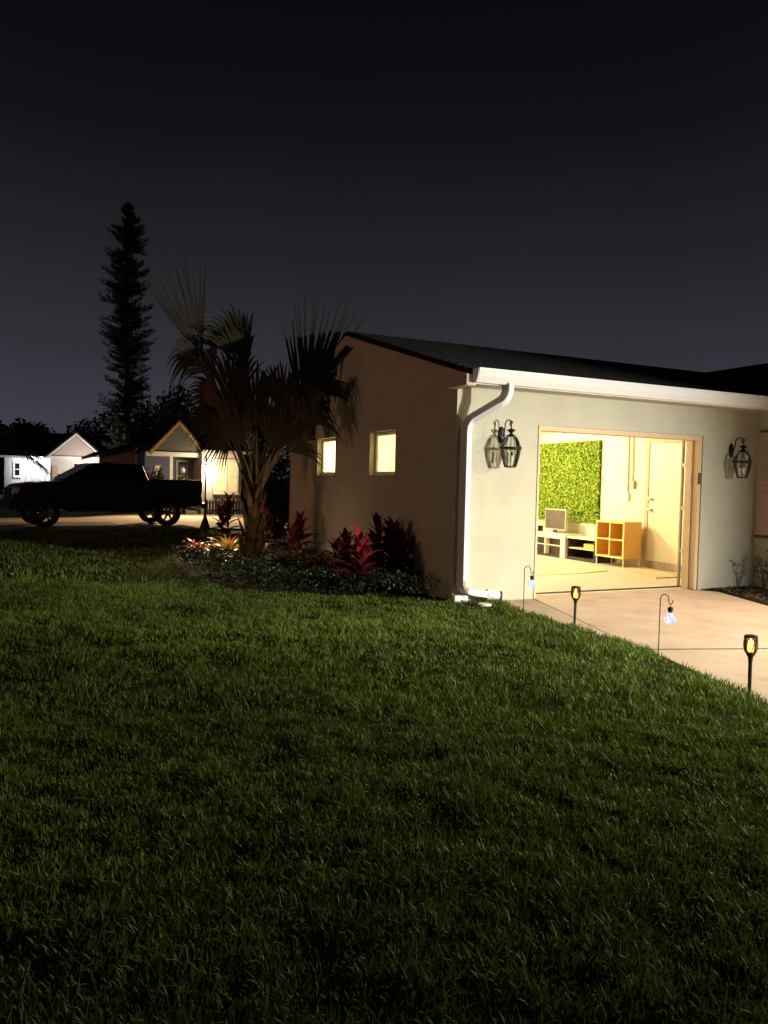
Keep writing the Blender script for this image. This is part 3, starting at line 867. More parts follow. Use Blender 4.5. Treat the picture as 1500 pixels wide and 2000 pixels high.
# white media console
mc = thing('media_console', 'long white console with two dark niches under the television', 'console', (4.84, 4.06, 0))
CD_, CW, CH = 0.42, 1.75, 0.47
MB().box((-0.01, -0.01, CH - 0.10), (CD_, CW, CH)).build('top', 'white_laminate', mc, bevel=0.004)
MB().box((0, 0, 0.0), (CD_, 0.14, CH - 0.101)).build('side_panel', 'white_laminate', mc, bevel=0.004)
MB().box((0, CW - 0.14, 0.0), (CD_, CW - 0.01, CH - 0.101)).build('side_panel', 'white_laminate', mc, bevel=0.004)
MB().box((0, 0.141, 0.0), (CD_, CW - 0.141, 0.05)).build('plinth', 'black_laminate', mc)
MB().box((0.01, 0.141, 0.051), (0.028, CW - 0.141, 0.30 - 0.02)).build('back', 'black_laminate', mc).location = (CD_ - 0.05, 0, 0)  # black, so the niche shade is in the colour
for y in (0.62, 1.15):
    MB().box((0.0, y - 0.012, 0.051), (0.099, y + 0.012, CH - 0.101)).build('divider', 'white_laminate', mc)
MB().box((0.0, 0.141, 0.225), (0.02, CW - 0.141, 0.24)).build('rail', 'white_laminate', mc)
MB().box((0.10, 0.142, 0.052), (0.12, CW - 0.142, CH - 0.102)).build('niche_shade_board', 'black_laminate', mc)  # added black board: the shade inside the niches as a dark surface
# television
tv = thing('television', 'flat television with a silver frame standing on the white console', 'television', (4.97, 4.52, 0.4705), rz=R(-4))
MB().box((-0.02, -0.36, 0.055), (0.025, 0.36, 0.475)).build('casing', 'grey_paint', tv, bevel=0.008)
MB().box((-0.0235, -0.335, 0.085), (-0.0205, 0.335, 0.452)).build('screen', 'tv_screen', tv)
MB().box((-0.03, -0.05, 0.012), (0.01, 0.05, 0.06)).build('neck', 'black_plastic', tv, bevel=0.005)
MB().lathe([(0.0, 0.012), (0.13, 0.010), (0.135, 0.0), (0.0, 0.0)], 20, cap=False).build('foot', 'steel', tv, smooth='auto')
bt = thing('small_speaker', 'small dark speaker on the far end of the white console', 'speaker', (5.0, 5.12, 0.4705))
MB().box((-0.06, -0.08, 0.0), (0.06, 0.08, 0.11)).build('cabinet', 'black_plastic', bt, bevel=0.01)
MB().lathe([(0.0, 0.0), (0.04, 0.002), (0.045, 0.006)], 14).build('cone', 'grey_paint', bt, loc=(-0.066, 0, 0.055)).rotation_euler = (0, R(90), 0)
# mats
rm = MB().prism([(2.3, 1.93), (3.4, 1.95), (4.24, 2.15), (4.40, 3.3), (4.45, 4.5), (2.3, 4.6)], 'z', 0.001, 0.016).build('floor_rug', 'mat_yellow', bevel=0.004)
tag(rm, 'pale yellow rug spread on the garage floor', 'rug')
rm = MB().prism([(4.28, 1.14), (4.92, 1.14), (5.28, 2.45), (4.75, 2.36)], 'z', 0.001, 0.018).build('door_mat', 'mat_tan', bevel=0.004)
tag(rm, 'tan doormat in front of the cream side door', 'mat')


# ------------------------------------------------------------------ garden stakes along the drive
def make_torch(label, x, y, tilt=0.0):
    t = thing('torch_light', label, 'torch light', (x, y, 0.0), group='flickering torch lights along the drive')
    MB().tube([(0, 0, -0.03), (0, 0, 0.02), (0, 0, 0.235), (0, 0, 0.262)], [0.006, 0.012, 0.013, 0.016], 10).build('stake', 'black_plastic', t, smooth='auto')
    MB().lathe([(0.015, 0.255), (0.018, 0.27), (0.032, 0.295), (0.034, 0.302)], 16).build('cup', 'black_plastic', t, smooth='auto')
    MB().lathe([(0.033, 0.300), (0.044, 0.335), (0.047, 0.365), (0.043, 0.395), (0.040, 0.405)], 16, cap=False).build('shade', 'smoke_glass', t, smooth=True)
    for k in range(8):
        a0 = R(45 * k)
        pts = []
        for i, (r, z) in enumerate([(0.034, 0.300), (0.045, 0.335), (0.048, 0.365), (0.044, 0.395), (0.041, 0.406)]):
            a = a0 + 0.16 * i * (1 if k % 2 else -1)
            pts.append((math.cos(a) * r, math.sin(a) * r, z))
        MB().tube(pts, 0.0028, 5).build('cage_bar', 'black_plastic', t, smooth=True)
    MB().lathe([(0.036, 0.404), (0.043, 0.404), (0.044, 0.412), (0.030, 0.418), (0.001, 0.419)], 16).build('cap', 'black_plastic', t, smooth='auto')
    MB().lathe([(0.008, 0.300), (0.019, 0.312), (0.021, 0.335), (0.015, 0.365), (0.006, 0.388), (0.001, 0.396)], 10).build('flame', 'flame', t, smooth=True)
    t.rotation_euler = (R(tilt), R(tilt * 0.6), 0)
    d = bpy.data.lights.new('flame_light', 'POINT'); d.energy = 7.0; d.color = (1.0, 0.62, 0.22); d.shadow_soft_size = 0.02
    o = bpy.data.objects.new('flame_light', d); COL.objects.link(o); o.parent = t; o.location = (0, 0, 0.35)
    return t


make_torch('black torch light with an amber flame nearest the garage opening', 0.37, -1.74, 0.5)
make_torch('black torch light with an amber flame at the right edge of the lawn', -0.045, -4.06, -0.5)


def make_hook(label, x, y, rz):
    t = thing('hanging_globe_light', label, 'globe light', (x, y, 0.0), rz, group='glass globe lights on shepherd hooks')
    pts = [(0, 0, -0.03), (0, 0, 0.2), (0.0, 0, 0.46)] + [(0.035 - math.cos(R(a)) * 0.035, 0, 0.475 + math.sin(R(a)) * 0.04) for a in range(10, 171, 20)] + [(0.070, 0, 0.455), (0.078, 0, 0.437), (0.093, 0, 0.436), (0.102, 0, 0.452), (0.103, 0, 0.468)]
    MB().tube(pts, 0.0042, 7).build('hook', 'black_metal', t, smooth=True)
    MB().tube([(0.086, 0, 0.437), (0.086, 0, 0.408)], 0.0025, 5).build('ring', 'black_metal', t)
    MB().lathe([(0.012, 0.412), (0.021, 0.408), (0.022, 0.388), (0.017, 0.376), (0.015, 0.366)], 14, (0.086, 0, 0)).build('socket', 'black_plastic', t, smooth='auto')
    MB().lathe([(0.015, 0.368), (0.022, 0.358), (0.038, 0.340), (0.046, 0.318), (0.044, 0.296), (0.034, 0.279), (0.018, 0.269), (0.001, 0.267)], 18, (0.086, 0, 0)).build('globe', 'crackle', t, smooth=True)
    d = bpy.data.lights.new('globe_glow', 'POINT'); d.energy = 0.25; d.color = (0.8, 0.85, 1.0); d.shadow_soft_size = 0.05
    o = bpy.data.objects.new('globe_glow', d); COL.objects.link(o); o.parent = t; o.location = (0.086, 0, 0.24)
    return t


make_hook('glass globe light on a hook in front of the garage wall', 0.40, -0.85, R(-20))
make_hook('glass globe light on a hook between the two torch lights', 0.27, -2.93, R(-25))
cp = MB().lathe([(0.0, 0.02), (0.07, 0.02), (0.08, 0.0)], 14).build('drain_cover', 'trim_white', loc=(0.18, -0.42, 0.03))
tag(cp, 'small white cover lying in the grass below the downspout', 'cover')


# ------------------------------------------------------------------ plants of the bed
def leaf_strip(L, W, fold=0.25, curve=0.3, n=6, wpos=0.4, tipw=0.02):
    """one blade along +x that arches down; returns verts, faces"""
    vs, fs = [], []
    for i in range(n + 1):
        u = i / n
        wd = W * (math.sin(math.pi * min(1, u ** 0.75)) * 0.92 + 0.08 * (1 - u)) * 0.5 + tipw * 0
        x = L * (u - 0.18 * curve * u * u)
        z = L * curve * (0.25 * u - 0.75 * u * u)
        vs += [(x, -wd, z + wd * fold), (x, 0, z), (x, wd, z + wd * fold)]
    for i in range(n):
        a = i * 3
        fs += [(a, a + 1, a + 4, a + 3), (a + 1, a + 2, a + 5, a + 4)]
    return vs, fs


def leaf_mesh(name, mat, *args, **kw):
    me = bpy.data.meshes.new(name)
    vs, fs = leaf_strip(*args, **kw)
    me.from_pydata(vs, [], fs)
    me.materials.append(M[mat])
    me.shade_smooth()
    return me


for nm, c in (('ti_red', (0.34, 0.020, 0.022)), ('ti_pink', (0.20, 0.022, 0.028)), ('ti_dark', (0.10, 0.014, 0.024)), ('ti_plum', (0.22, 0.03, 0.05)), ('brom_orange', (0.48, 0.14, 0.04)), ('brom_yellow', (0.60, 0.44, 0.14)), ('brom_red', (0.35, 0.05, 0.03)), ('strap_green', (0.09, 0.10, 0.03))):
    material(nm, c, 0.32, 0.18, 9, transl=0.2, spec=0.5)
TI = {k: leaf_mesh('ti_leaf', k, 0.40, 0.135, 0.35, 0.38, 7) for k in ('ti_red', 'ti_pink', 'ti_dark', 'ti_plum')}
BR = {k: leaf_mesh('bromeliad_leaf', k, 0.34, 0.05, 0.5, 0.7, 6) for k in ('brom_orange', 'brom_yellow', 'brom_red', 'strap_green')}


def add_leaf(parent, me, loc, az, el, s, roll=0.0):
    o = bpy.data.objects.new('leaf', me)
    COL.objects.link(o)
    o.parent = parent
    o.location = loc
    o.rotation_euler = (Matrix.Rotation(az, 3, 'Z') @ Matrix.Rotation(-el, 3, 'Y') @ Matrix.Rotation(roll, 3, 'X')).to_euler()
    o.scale = (s, s, s)
    return o


def ti_plant(label, x, y, stalks, top, low, group='red-leaved ti plants'):
    t = thing('ti_plant', label, 'ti plant', (x, y, 0.03), group=group)
    for (sx, sy, h, nl, s) in stalks:
        MB().tube([(sx * 0.5, sy * 0.5, 0.0), (sx, sy, h * 0.6), (sx * 1.05, sy * 1.05, h)], [0.014, 0.012, 0.008], 6).build('stem', 'bark', t, smooth=True)
        for i in range(nl):
            u = i / (nl - 1)
            z = h * (0.28 + 0.72 * u)
            az = i * 2.4 + random.uniform(-.3, .3)
            el = R(10 + 68 * u ** 1.2) + random.uniform(-.12, .12)
            k = top if u > 0.80 else (low if random.random() < 0.75 else 'ti_plum')
            if u > 0.80 and random.random() < 0.3:
                k = 'ti_pink' if top == 'ti_red' else low
            add_leaf(t, TI[k], (sx * (0.8 + .25 * u), sy * (0.8 + .25 * u), z), az, el, s * random.uniform(0.75, 1.1) * (1.0 - 0.25 * u), random.uniform(-.4, .4))
    return t


ti_plant('ti plant with a bright red crown in front of the side wall', -0.76, 0.98, [(0, 0, 0.56, 28, 1.0), (-0.15, 0.14, 0.47, 22, 0.95), (0.14, 0.12, 0.46, 22, 0.9), (-0.02, -0.12, 0.38, 20, 0.85)], 'ti_red', 'ti_dark')
ti_plant('tall dark plum ti plant closest to the house corner', -0.24, 1.16, [(0, 0, 0.70, 28, 1.1), (0.10, -0.12, 0.56, 22, 1.05), (-0.08, 0.24, 0.74, 22, 1.0), (0.14, 0.2, 0.64, 20, 1.0), (-0.2, 0.02, 0.5, 18, 1.0)], 'ti_plum', 'ti_dark')
ti_plant('small ti plant with a pink tip behind the palm at the wall end', -0.55, 6.3, [(0, 0, 0.75, 22, 1.0), (0.2, 0.1, 0.55, 16, 0.9), (-.2, -.1, .5, 14, .9)], 'ti_pink', 'ti_dark')
ti_plant('dark ti plant left of the palm trunk', -1.02, 6.9, [(0, 0, 0.85, 22, 1.1), (-0.15, -0.1, 0.7, 18, 1.0)], 'ti_plum', 'ti_dark')


ti_plant('dim ti plant against the side wall below the nearer lit window', -0.42, 2.25, [(0, 0, 0.48, 22, 0.95), (-0.12, 0.12, 0.40, 18, 0.9)], 'ti_plum', 'ti_dark')
ti_plant('dim ti plant against the side wall below the farther lit window', -0.42, 4.35, [(0, 0, 0.62, 22, 1.0), (-0.14, -0.1, 0.5, 18, 0.95)], 'ti_plum', 'ti_dark')


def bromeliad(label, x, y, kinds, nl, s, el0=18, el1=75, z=0.04, name='bromeliad', cat='bromeliad', group='bromeliads round the palm'):
    t = thing(name, label, cat, (x, y, z), group=group)
    MB().lathe([(0.03, -0.02), (0.045, 0.03), (0.03, 0.07), (0.012, 0.09)], 8).build('core', 'strap_green', t, smooth=True)
    for i in range(nl):
        u = (i + 0.5) / nl
        add_leaf(t, BR[random.choice(kinds)], (0, 0, 0.02 + 0.05 * u), i * 2.4 + random.uniform(-.2, .2), R(el0 + (el1 - el0) * u), s * random.uniform(0.8, 1.1) * (1.05 - 0.3 * u), random.uniform(-.3, .3))
    return t


bromeliad('pale yellow bromeliad lit up left of the palm trunk', -1.40, 5.25, ['brom_yellow', 'brom_yellow', 'brom_orange'], 28, 1.7, 20, 84)
bromeliad('orange red bromeliad at the left tip of the bed', -1.85, 5.65, ['brom_red', 'brom_orange'], 26, 1.25)
bromeliad('low rust coloured bromeliad next to the leftmost one', -1.63, 5.4, ['brom_orange', 'brom_red', 'brom_yellow'], 24, 1.2)
bromeliad('glowing golden bromeliad right of the palm trunk', -0.92, 5.0, ['brom_yellow', 'brom_orange'], 24, 1.3, 10, 70)
bromeliad('orange bromeliad close behind the palm trunk on the right', -0.80, 5.6, ['brom_orange', 'brom_yellow'], 22, 1.2)
bromeliad('dim reddish bromeliad halfway along the side wall', -0.62, 3.9, ['brom_red', 'strap_green'], 24, 1.15)
bromeliad('dim bronze bromeliad under the farther lit window', -0.50, 3.1, ['brom_red', 'strap_green'], 24, 1.25)
bromeliad('green strap-leaved plant in front of the dim bromeliads', -1.18, 2.75, ['strap_green'], 30, 1.6, 12, 72, name='strap_leaf_plant', cat='plant', group='strap-leaved plants')
bromeliad('dark strap-leaved plant left of the red ti plant', -1.62, 3.1, ['strap_green'], 24, 1.2, 12, 72, name='strap_leaf_plant', cat='plant', group='strap-leaved plants')

# clipped ground cover: thousands of small leaves over a low mound
n = 38000
gxp, gyp = rng.uniform(-3.3, 0.1, n), rng.uniform(-0.1, 8.0, n)
front = np.interp(gxp, [-2.5, -2.35, -2.0, -1.46, -0.7, 0.0], [2.4, 1.7, 1.15, 0.86, 0.36, -0.08])
dist = gyp - front
k = in_poly(gxp, gyp, BED) & (rng.random(n) < np.where(dist < 1.3, 1.0, np.where(gyp > 4.9, 0.35, 0.8))) & (gxp < -0.06)
gxp, gyp, dist = gxp[k], gyp[k], dist[k]
hh = np.clip(dist * 1.6 + 0.10, 0.06, 0.27) * (0.75 + 0.5 * vnoise(gxp * 4, gyp * 4)) * np.where(dist > 1.4, 0.75, 1)
hz = 0.04 + hh * np.sqrt(rng.random(len(gxp)))
nn = np.stack([rng.normal(0, 0.6, len(gxp)), rng.normal(-0.3, 0.6, len(gxp)), np.abs(rng.normal(0.8, 0.4, len(gxp)))], -1)
gg = rng.random(len(gxp))[:, None]
tag(leaf_cloud('ground_cover', np.stack([gxp, gyp, hz], -1), nn, rng.uniform(0.014, 0.028, len(gxp)), np.array([0.012, 0.020, 0.008]) * (1 - gg) + np.array([0.034, 0.048, 0.018]) * gg, 'leaf', None, 1.8),
    'dark small-leaved ground cover along the front of the bed', 'ground cover', kind='stuff')

# a leafless twiggy plant in the mulch bed
tp = thing('small_shrub', 'sparse small shrub in the mulch bed at the right edge', 'shrub', (4.72, -0.42, 0.01))
st_ = MB()
tips = []
for i in range(9):
    a, l = random.uniform(0, 6.3), random.uniform(0.25, 0.5)
    p = (math.cos(a) * 0.12, math.sin(a) * 0.12, l)
    st_.tube([(0, 0, 0), (p[0] * .4, p[1] * .4, l * .6), p], [0.005, 0.004, 0.002], 5); tips.append(p)
st_.build('stem', 'bark', tp)
P = np.array([[p[0] + random.gauss(0, .035), p[1] + random.gauss(0, .035), p[2] + random.gauss(0, .05)] for p in tips for _ in range(14)])
leaf_cloud('foliage', P, rng.normal(size=(len(P), 3)) + np.array([0, 0, .6]), rng.uniform(.018, .032, len(P)), np.tile(np.array([[0.09, 0.045, 0.02]]), (len(P), 1)), 'leaf', tp)

# ------------------------------------------------------------------ fan palm
palm = thing('fan_palm', 'short fan palm with broad drooping fronds in front of the side wall', 'palm', (-1.15, 4.55, 0.0))
PB = Vector((-1.15, 4.55, 0))
trunk_pts = [(0, 0, -0.05), (0.0, 0, 0.1), (0.01, 0.0, 0.5), (0.02, 0, 0.9), (0.03, 0.0, 1.25)]
MB().tube(trunk_pts, [0.22, 0.18, 0.145, 0.13, 0.11], 14).build('trunk', 'palm_bark', palm, smooth=True)
for i in range(26):                      # old leaf bases wrapped round the trunk
    a = i * 2.4; z = 0.05 + i * 0.045
    r = 0.195 - 0.065 * min(1, z / 1.1)
    p0 = Vector((math.cos(a) * r * .9, math.sin(a) * r * .9, z)); p1 = Vector((math.cos(a) * (r + .035), math.sin(a) * (r + .035), z + .16)); p2 = Vector((math.cos(a) * (r + .09), math.sin(a) * (r + .09), z + .30))
    MB().tube([p0, p1, p2], [0.055, 0.045, 0.018], 6, ratio=0.45).build('leaf_base', 'palm_bark', palm, smooth=True)


def fan_frond(h, tip, spread, nseg, phi, droop, col, L=None, fuse=0.5, base=None):
    """costapalmate leaf: pleated segments joined near the middle, free and hanging at the ends"""
    h, tip = Vector(h), Vector(tip)
    d = (tip - h)
    L = L or d.length
    d.normalize()
    view = (h - CAM).normalized()
    s = view.cross(d).normalized()
    s = Matrix.Rotation(R(phi), 3, d) @ s
    nrm = d.cross(s).normalized()
    vs, fs, cols = [], [], []
    da = 2 * R(spread) / nseg
    for i in range(nseg):
        a = -R(spread) + da * (i + 0.5) + random.uniform(-.02, .02)
        dr = d * math.cos(a) + s * math.sin(a) + nrm * (0.10 * (abs(a) / max(R(spread), .1)) - 0.05)
        sd = (-d * math.sin(a) + s * math.cos(a))
        l = L * (0.70 + 0.30 * math.cos(a)) * random.uniform(0.90, 1.06)
        dp = droop * random.uniform(0.7, 1.3)
        n_ = 8
        k0 = len(vs)
        bend = random.uniform(-.10, .10)
        for j in range(n_ + 1):
            u = j / n_
            r = l * u
            v2 = max(0.0, u - fuse * 0.8)
            pos = h + dr * (r * (1 - 0.35 * min(1, dp) * v2)) + Vector((0, 0, -1)) * (l * dp * v2 * v2 * 1.5) + sd * (bend * v2 * l * 0.4)
            wfull = math.tan(da / 2) * r * 1.12
            wmax = math.tan(da / 2) * l * fuse * 1.12
            w = wfull if u <= fuse else wmax * max(0.02, (1 - (u - fuse) / (1 - fuse)) ** 0.8)
            vs += [pos - sd * w + nrm * (w * 0.45), pos - nrm * (w * 0.25), pos + sd * w + nrm * (w * 0.45)]
            c = Vector(col) * random.uniform(0.85, 1.15)
            cols += [c, c * 1.1, c]
        for j in range(n_):
            q = k0 + j * 3
            fs += [(q, q + 1, q + 4), (q, q + 4, q + 3), (q + 1, q + 2, q + 5), (q + 1, q + 5, q + 4)]
    V = np.array([tuple(v - PB) for v in vs]); F = np.array(fs)
    o = numpy_mesh('frond', V, F, 'leaf_dull', np.array([tuple(c) for c in cols]), palm)
    # leaf stalk
    b = base if base is not None else PB + Vector((0.03 + random.uniform(-.06, .06), random.uniform(-.06, .06), 1.02 + random.uniform(-.1, .2)))
    mid = b * 0.5 + h * 0.5 + Vector((0, 0, 0.16)) + (b - h).cross(Vector((0, 0, 1))).normalized() * 0.02
    pts = []
    for k in range(9):
        u = k / 8
        pts.append(b * (1 - u) ** 2 + mid * 2 * u * (1 - u) + h * u * u - PB)
    MB().tube(pts, [0.040, 0.034, 0.028, 0.025, 0.023, 0.021, 0.019, 0.017, 0.012], 7, ratio=0.6).build('petiole', 'petiole', o, smooth=True)
    # the stalk runs on into the blade as its rib
    MB().tube([h - PB, h + d * L * 0.3 - PB, h + d * L * 0.55 - PB], [0.012, 0.008, 0.003], 6).build('rib', 'petiole', o)
    return o


GREEN = (0.046, 0.040, 0.022)
GREY = (0.060, 0.053, 0.042)
BROWN = (0.12, 0.065, 0.03)
t0 = 12.4
for (hx_, hy_, dt, tx, ty, dtt, sp, ns, phi, dr, col) in [
    (395, 705, .1, 328, 498, -.1, 21, 13, 15, .04, GREY),
    (388, 700, 0, 305, 645, -.5, 68, 16, 30, 1.0, GREY),
    (480, 700, .2, 402, 566, 0, 44, 16, 25, .40, GREEN),
    (478, 735, -.1, 440, 575, -.2, 34, 12, 40, .5, GREEN),
    (500, 830, -.3, 488, 660, -.4, 30, 13, 10, .4, GREEN),
    (598, 800, -.5, 660, 560, -.9, 22, 14, 15, .05, GREEN),
    (590, 800, -.4, 605, 610, -.6, 22, 11, 35, .05, GREEN),
    (605, 770, -.7, 690, 690, -1.5, 62, 18, 30, .95, GREEN),
    (600, 790, -.5, 665, 760, -1.2, 55, 16, -20, .8, GREEN),
    (405, 740, .3, 432, 850, .3, 30, 12, 20, .3, BROWN),
    (450, 845, .2, 385, 890, .3, 50, 16, 20, .5, GREEN),
    (470, 850, .4, 425, 690, .6, 40, 14, 20, .6, GREEN),
    (560, 880, -.1, 640, 850, -.5, 45, 13, 30, .6, GREEN),
    (432, 775, .5, 352, 735, .8, 45, 14, -20, .45, GREEN),
    (520, 870, .1, 545, 730, .3, 34, 12, 10, .1, GREEN),
    (470, 880, -.5, 440, 760, -.9, 40, 13, -30, .25, GREEN),
    (530, 890, -.6, 585, 760, -1.0, 38, 13, 30, .2, GREEN),
    (560, 830, -.2, 600, 690, -.3, 46, 16, 10, .15, GREEN),
    (575, 820, -.8, 650, 745, -1.6, 55, 16, 10, .9, GREEN),
    (430, 830, -.2, 350, 790, -.4, 50, 15, 15, .75, GREEN),
    (420, 725, .4, 345, 660, .5, 50, 15, 10, .75, GREY),
    (455, 790, .3, 455, 640, .3, 34, 13, 5, .3, GREEN),
    (545, 800, .4, 552, 680, .5, 30, 12, -15, .3, GREEN),
    (600, 770, -.2, 650, 640, -.4, 36, 14, -10, .35, GREEN),
    (560, 870, .5, 610, 770, .7, 50, 15, 0, .2, GREEN),
]:
    fan_frond(at(hx_, hy_, t0 + dt), at(tx, ty, t0 + dtt), sp, ns, phi, dr, col)


# ------------------------------------------------------------------ truck across the lawn
tk_ = thing('pickup_truck', 'black crew-cab pickup truck parked across the lawn', 'pickup truck', (-2.72, 15.14, -0.006), R(180) + 0.158)
def arch(cx, r, n=9):
    return [(cx + math.cos(R(a)) * r, 0.39 + math.sin(R(a)) * r) for a in np.linspace(8, 172, n)]
body = [(2.12, 0.44), (2.30, 0.44), (2.40, 0.56), (2.40, 0.80), (2.35, 1.03), (2.22, 1.12), (1.75, 1.19), (1.18, 1.22), (-1.12, 1.24), (-1.16, 0.86), (-2.62, 0.86), (-2.64, 0.60), (-2.15, 0.52)]
body += [(x, z) for x, z in arch(-1.63, 0.46)[::-1]] + [(-1.1, 0.42), (1.1, 0.42)] + [(x, z) for x, z in arch(1.63, 0.46)[::-1]]
MB().prism(body, 'y', -0.92, 0.92).build('body', 'truck_paint', tk_, bevel=0.035, segs=3)
cab = MB()
zb, zt = 1.225, 1.745
cab.hexa([(1.20, -0.86, zb), (1.20, 0.86, zb), (-1.12, 0.86, zb), (-1.12, -0.86, zb), (0.34, -0.66, zt), (0.34, 0.66, zt), (-0.96, 0.66, zt), (-0.96, -0.66, zt)])
cb = cab.build('cab', 'truck_paint', tk_, bevel=0.06, segs=4)
def side_y(z):
    return 0.86 - 0.20 * (z - zb) / (zt - zb) + 0.004
for s in (-1, 1):
    for poly in ([(0.98, 1.27), (0.10, 1.27), (0.10, 1.66), (0.36, 1.66)], [(0.02, 1.27), (-0.98, 1.27), (-0.90, 1.66), (0.02, 1.66)]):
        MB().add([(x, s * side_y(z), z) for x, z in poly] + [(x, s * (side_y(z) - 0.012), z) for x, z in poly], [(0, 1, 2, 3), (7, 6, 5, 4), (0, 4, 5, 1), (1, 5, 6, 2), (2, 6, 7, 3), (3, 7, 4, 0)]).build('side_window', 'truck_glass', cb)
    for a, b in ((1.02, 0.07), (0.05, -1.04)):
        dp = MB().prism([(a, 0.50), (a, 1.20), (b, 1.20), (b, 0.50)], 'y', s * 0.918, s * 0.928).build('door', 'truck_paint', tk_, bevel=0.004)
        MB().box((b + 0.08, s * 0.929, 1.05), (b + 0.24, s * 0.952, 1.085)).build('handle', 'rim', dp, bevel=0.006)
    MB().prism([(-1.17, 0.862), (-2.60, 0.862), (-2.60, 1.33), (-1.17, 1.33)], 'y', s * 0.85, s * 0.918).build('bed_side', 'truck_paint', tk_, bevel=0.012)
    mr_ = MB().box((0.86, s * 0.90, 1.24), (0.98, s * 1.08, 1.42)).build('mirror', 'truck_trim', tk_, bevel=0.03)
    MB().box((0.855, s * 0.93, 1.26), (0.859, s * 1.06, 1.40)).build('mirror_glass', 'lens', mr_)
    MB().prism([(2.405, 0.88), (2.37, 1.03), (2.22, 1.06), (2.27, 0.90)], 'y', s * 0.60, s * 0.925).build('headlight', 'lens', tk_, bevel=0.01)
    MB().box((-2.625, s * 0.80, 0.95), (-2.605, s * 0.915, 1.28)).build('tail_light', 'tail_lens', tk_, bevel=0.008)
MB().add([(1.135, -0.76, 1.275), (1.135, 0.76, 1.275), (0.42, 0.60, 1.71), (0.42, -0.60, 1.71)], [(0, 1, 2, 3)]).build('windshield', 'truck_glass', cb).location = (0.03, 0, 0.02)
MB().add([(-1.115, -0.72, 1.30), (-1.115, 0.72, 1.30), (-0.975, 0.60, 1.68), (-0.975, -0.60, 1.68)], [(0, 1, 2, 3)]).build('rear_window', 'truck_glass', cb).location = (-0.02, 0, 0)
MB().box((-2.60, -0.849, 0.862), (-2.54, 0.849, 1.33)).build('tailgate', 'truck_paint', tk_, bevel=0.01)
MB().box((-1.23, -0.849, 0.862), (-1.17, 0.849, 1.33)).build('bed_front', 'truck_paint', tk_, bevel=0.01)
MB().box((2.38, -0.93, 0.46), (2.48, 0.93, 0.70)).build('front_bumper', 'truck_trim', tk_, bevel=0.03)
MB().box((2.385, -0.58, 0.74), (2.42, 0.58, 1.02)).build('grille', 'truck_trim', tk_, bevel=0.01)
MB().box((-2.80, -0.90, 0.50), (-2.63, 0.90, 0.66)).build('rear_bumper', 'rim', tk_, bevel=0.03)
MB().box((-0.25, -0.3, 1.755), (-0.05, 0.3, 1.785)).build('roof_antenna', 'truck_trim', tk_, bevel=0.01)
for x in (1.63, -1.63):
    MB().box((x - 0.48, -0.64, 0.50), (x + 0.48, 0.64, 0.858)).build('wheel_well', 'truck_trim', tk_)
    MB().tube([(x, -0.7, 0.39), (x, 0.7, 0.39)], 0.05, 8).build('axle', 'truck_trim', tk_)
    for s in (-1, 1):
        wh = thing('wheel', None, None, (x, s * 0.80, 0.372)); wh.parent = tk_
        pr = [(0.22, -0.12), (0.33, -0.13), (0.365, -0.10), (0.372, -0.05), (0.372, 0.05), (0.365, 0.10), (0.33, 0.13), (0.22, 0.12)]
        MB().lathe(pr, 28, axis='y', cap=False).build('tyre', 'tyre', wh, smooth='auto')
        rm_ = MB().lathe([(0.225, -0.115), (0.22, 0.0), (0.225, 0.115)], 24, axis='y', cap=False)
        for k in range(6):
            a = R(60 * k)
            c_, s_ = math.cos(a), math.sin(a)
            rm_.hexa([(c_ * r - s_ * w, s * yy, s_ * r + c_ * w) for yy in (0.06, 0.095) for r, w in ((0.03, -.03), (0.22, -.022), (0.22, .022), (0.03, .03))])
        rm_.lathe([(0.06, 0.05), (0.06, 0.10)], 12, axis='y') if s > 0 else rm_.lathe([(0.06, -0.10), (0.06, -0.05)], 12, axis='y')
        rm_.build('rim', 'rim', wh, smooth='auto')


# ------------------------------------------------------------------ neighbouring houses
def window_on(parent, x0, x1, z0, z1, y, pane='dark_pane', frame='house_trim', cross=(1, 1), fw=0.07):
    """window in a wall that faces -y"""
    w = MB()
    w.box((x0 - fw, y - 0.06, z0 - fw), (x0, y + 0.02, z1 + fw)); w.box((x1, y - 0.06, z0 - fw), (x1 + fw, y + 0.02, z1 + fw))
    w.box((x0, y - 0.06, z1), (x1, y + 0.02, z1 + fw)); w.box((x0, y - 0.06, z0 - fw), (x1, y + 0.02, z0))
    o = w.build('window', frame, parent)
    nx, nz = cross
    for i in range(nx + 1):
        for j in range(nz + 1):
            a = x0 + (x1 - x0) * i / (nx + 1); b = x0 + (x1 - x0) * (i + 1) / (nx + 1)
            c = z0 + (z1 - z0) * j / (nz + 1); d = z0 + (z1 - z0) * (j + 1) / (nz + 1)
            MB().box((a + 0.012, y - 0.02, c + 0.012), (b - 0.012, y - 0.008, d - 0.012)).build('pane', pane, o)
    m = MB()
    for i in range(1, nx + 1):
        x = x0 + (x1 - x0) * i / (nx + 1); m.box((x - 0.022, y - 0.045, z0), (x + 0.022, y - 0.021, z1))
    for j in range(1, nz + 1):
        z = z0 + (z1 - z0) * j / (nz + 1); m.box((x0, y - 0.050, z - 0.022), (x1, y - 0.046, z + 0.022))
    if m.v:
        m.build('glazing_bar', frame, o)
    MB().box((x0 - 0.10, y - 0.12, z0 - fw - 0.05), (x1 + 0.10, y + 0.0, z0 - fw - 0.001)).build('sill', frame, o)
    return o


def slab_roof(mb, x0, x1, y0, z0, y1, z1, th=0.10):
    mb.hexa([(x0, y0, z0), (x1, y0, z0), (x1, y1, z1), (x0, y1, z1), (x0, y0, z0 + th), (x1, y0, z0 + th), (x1, y1, z1 + th), (x0, y1, z1 + th)])


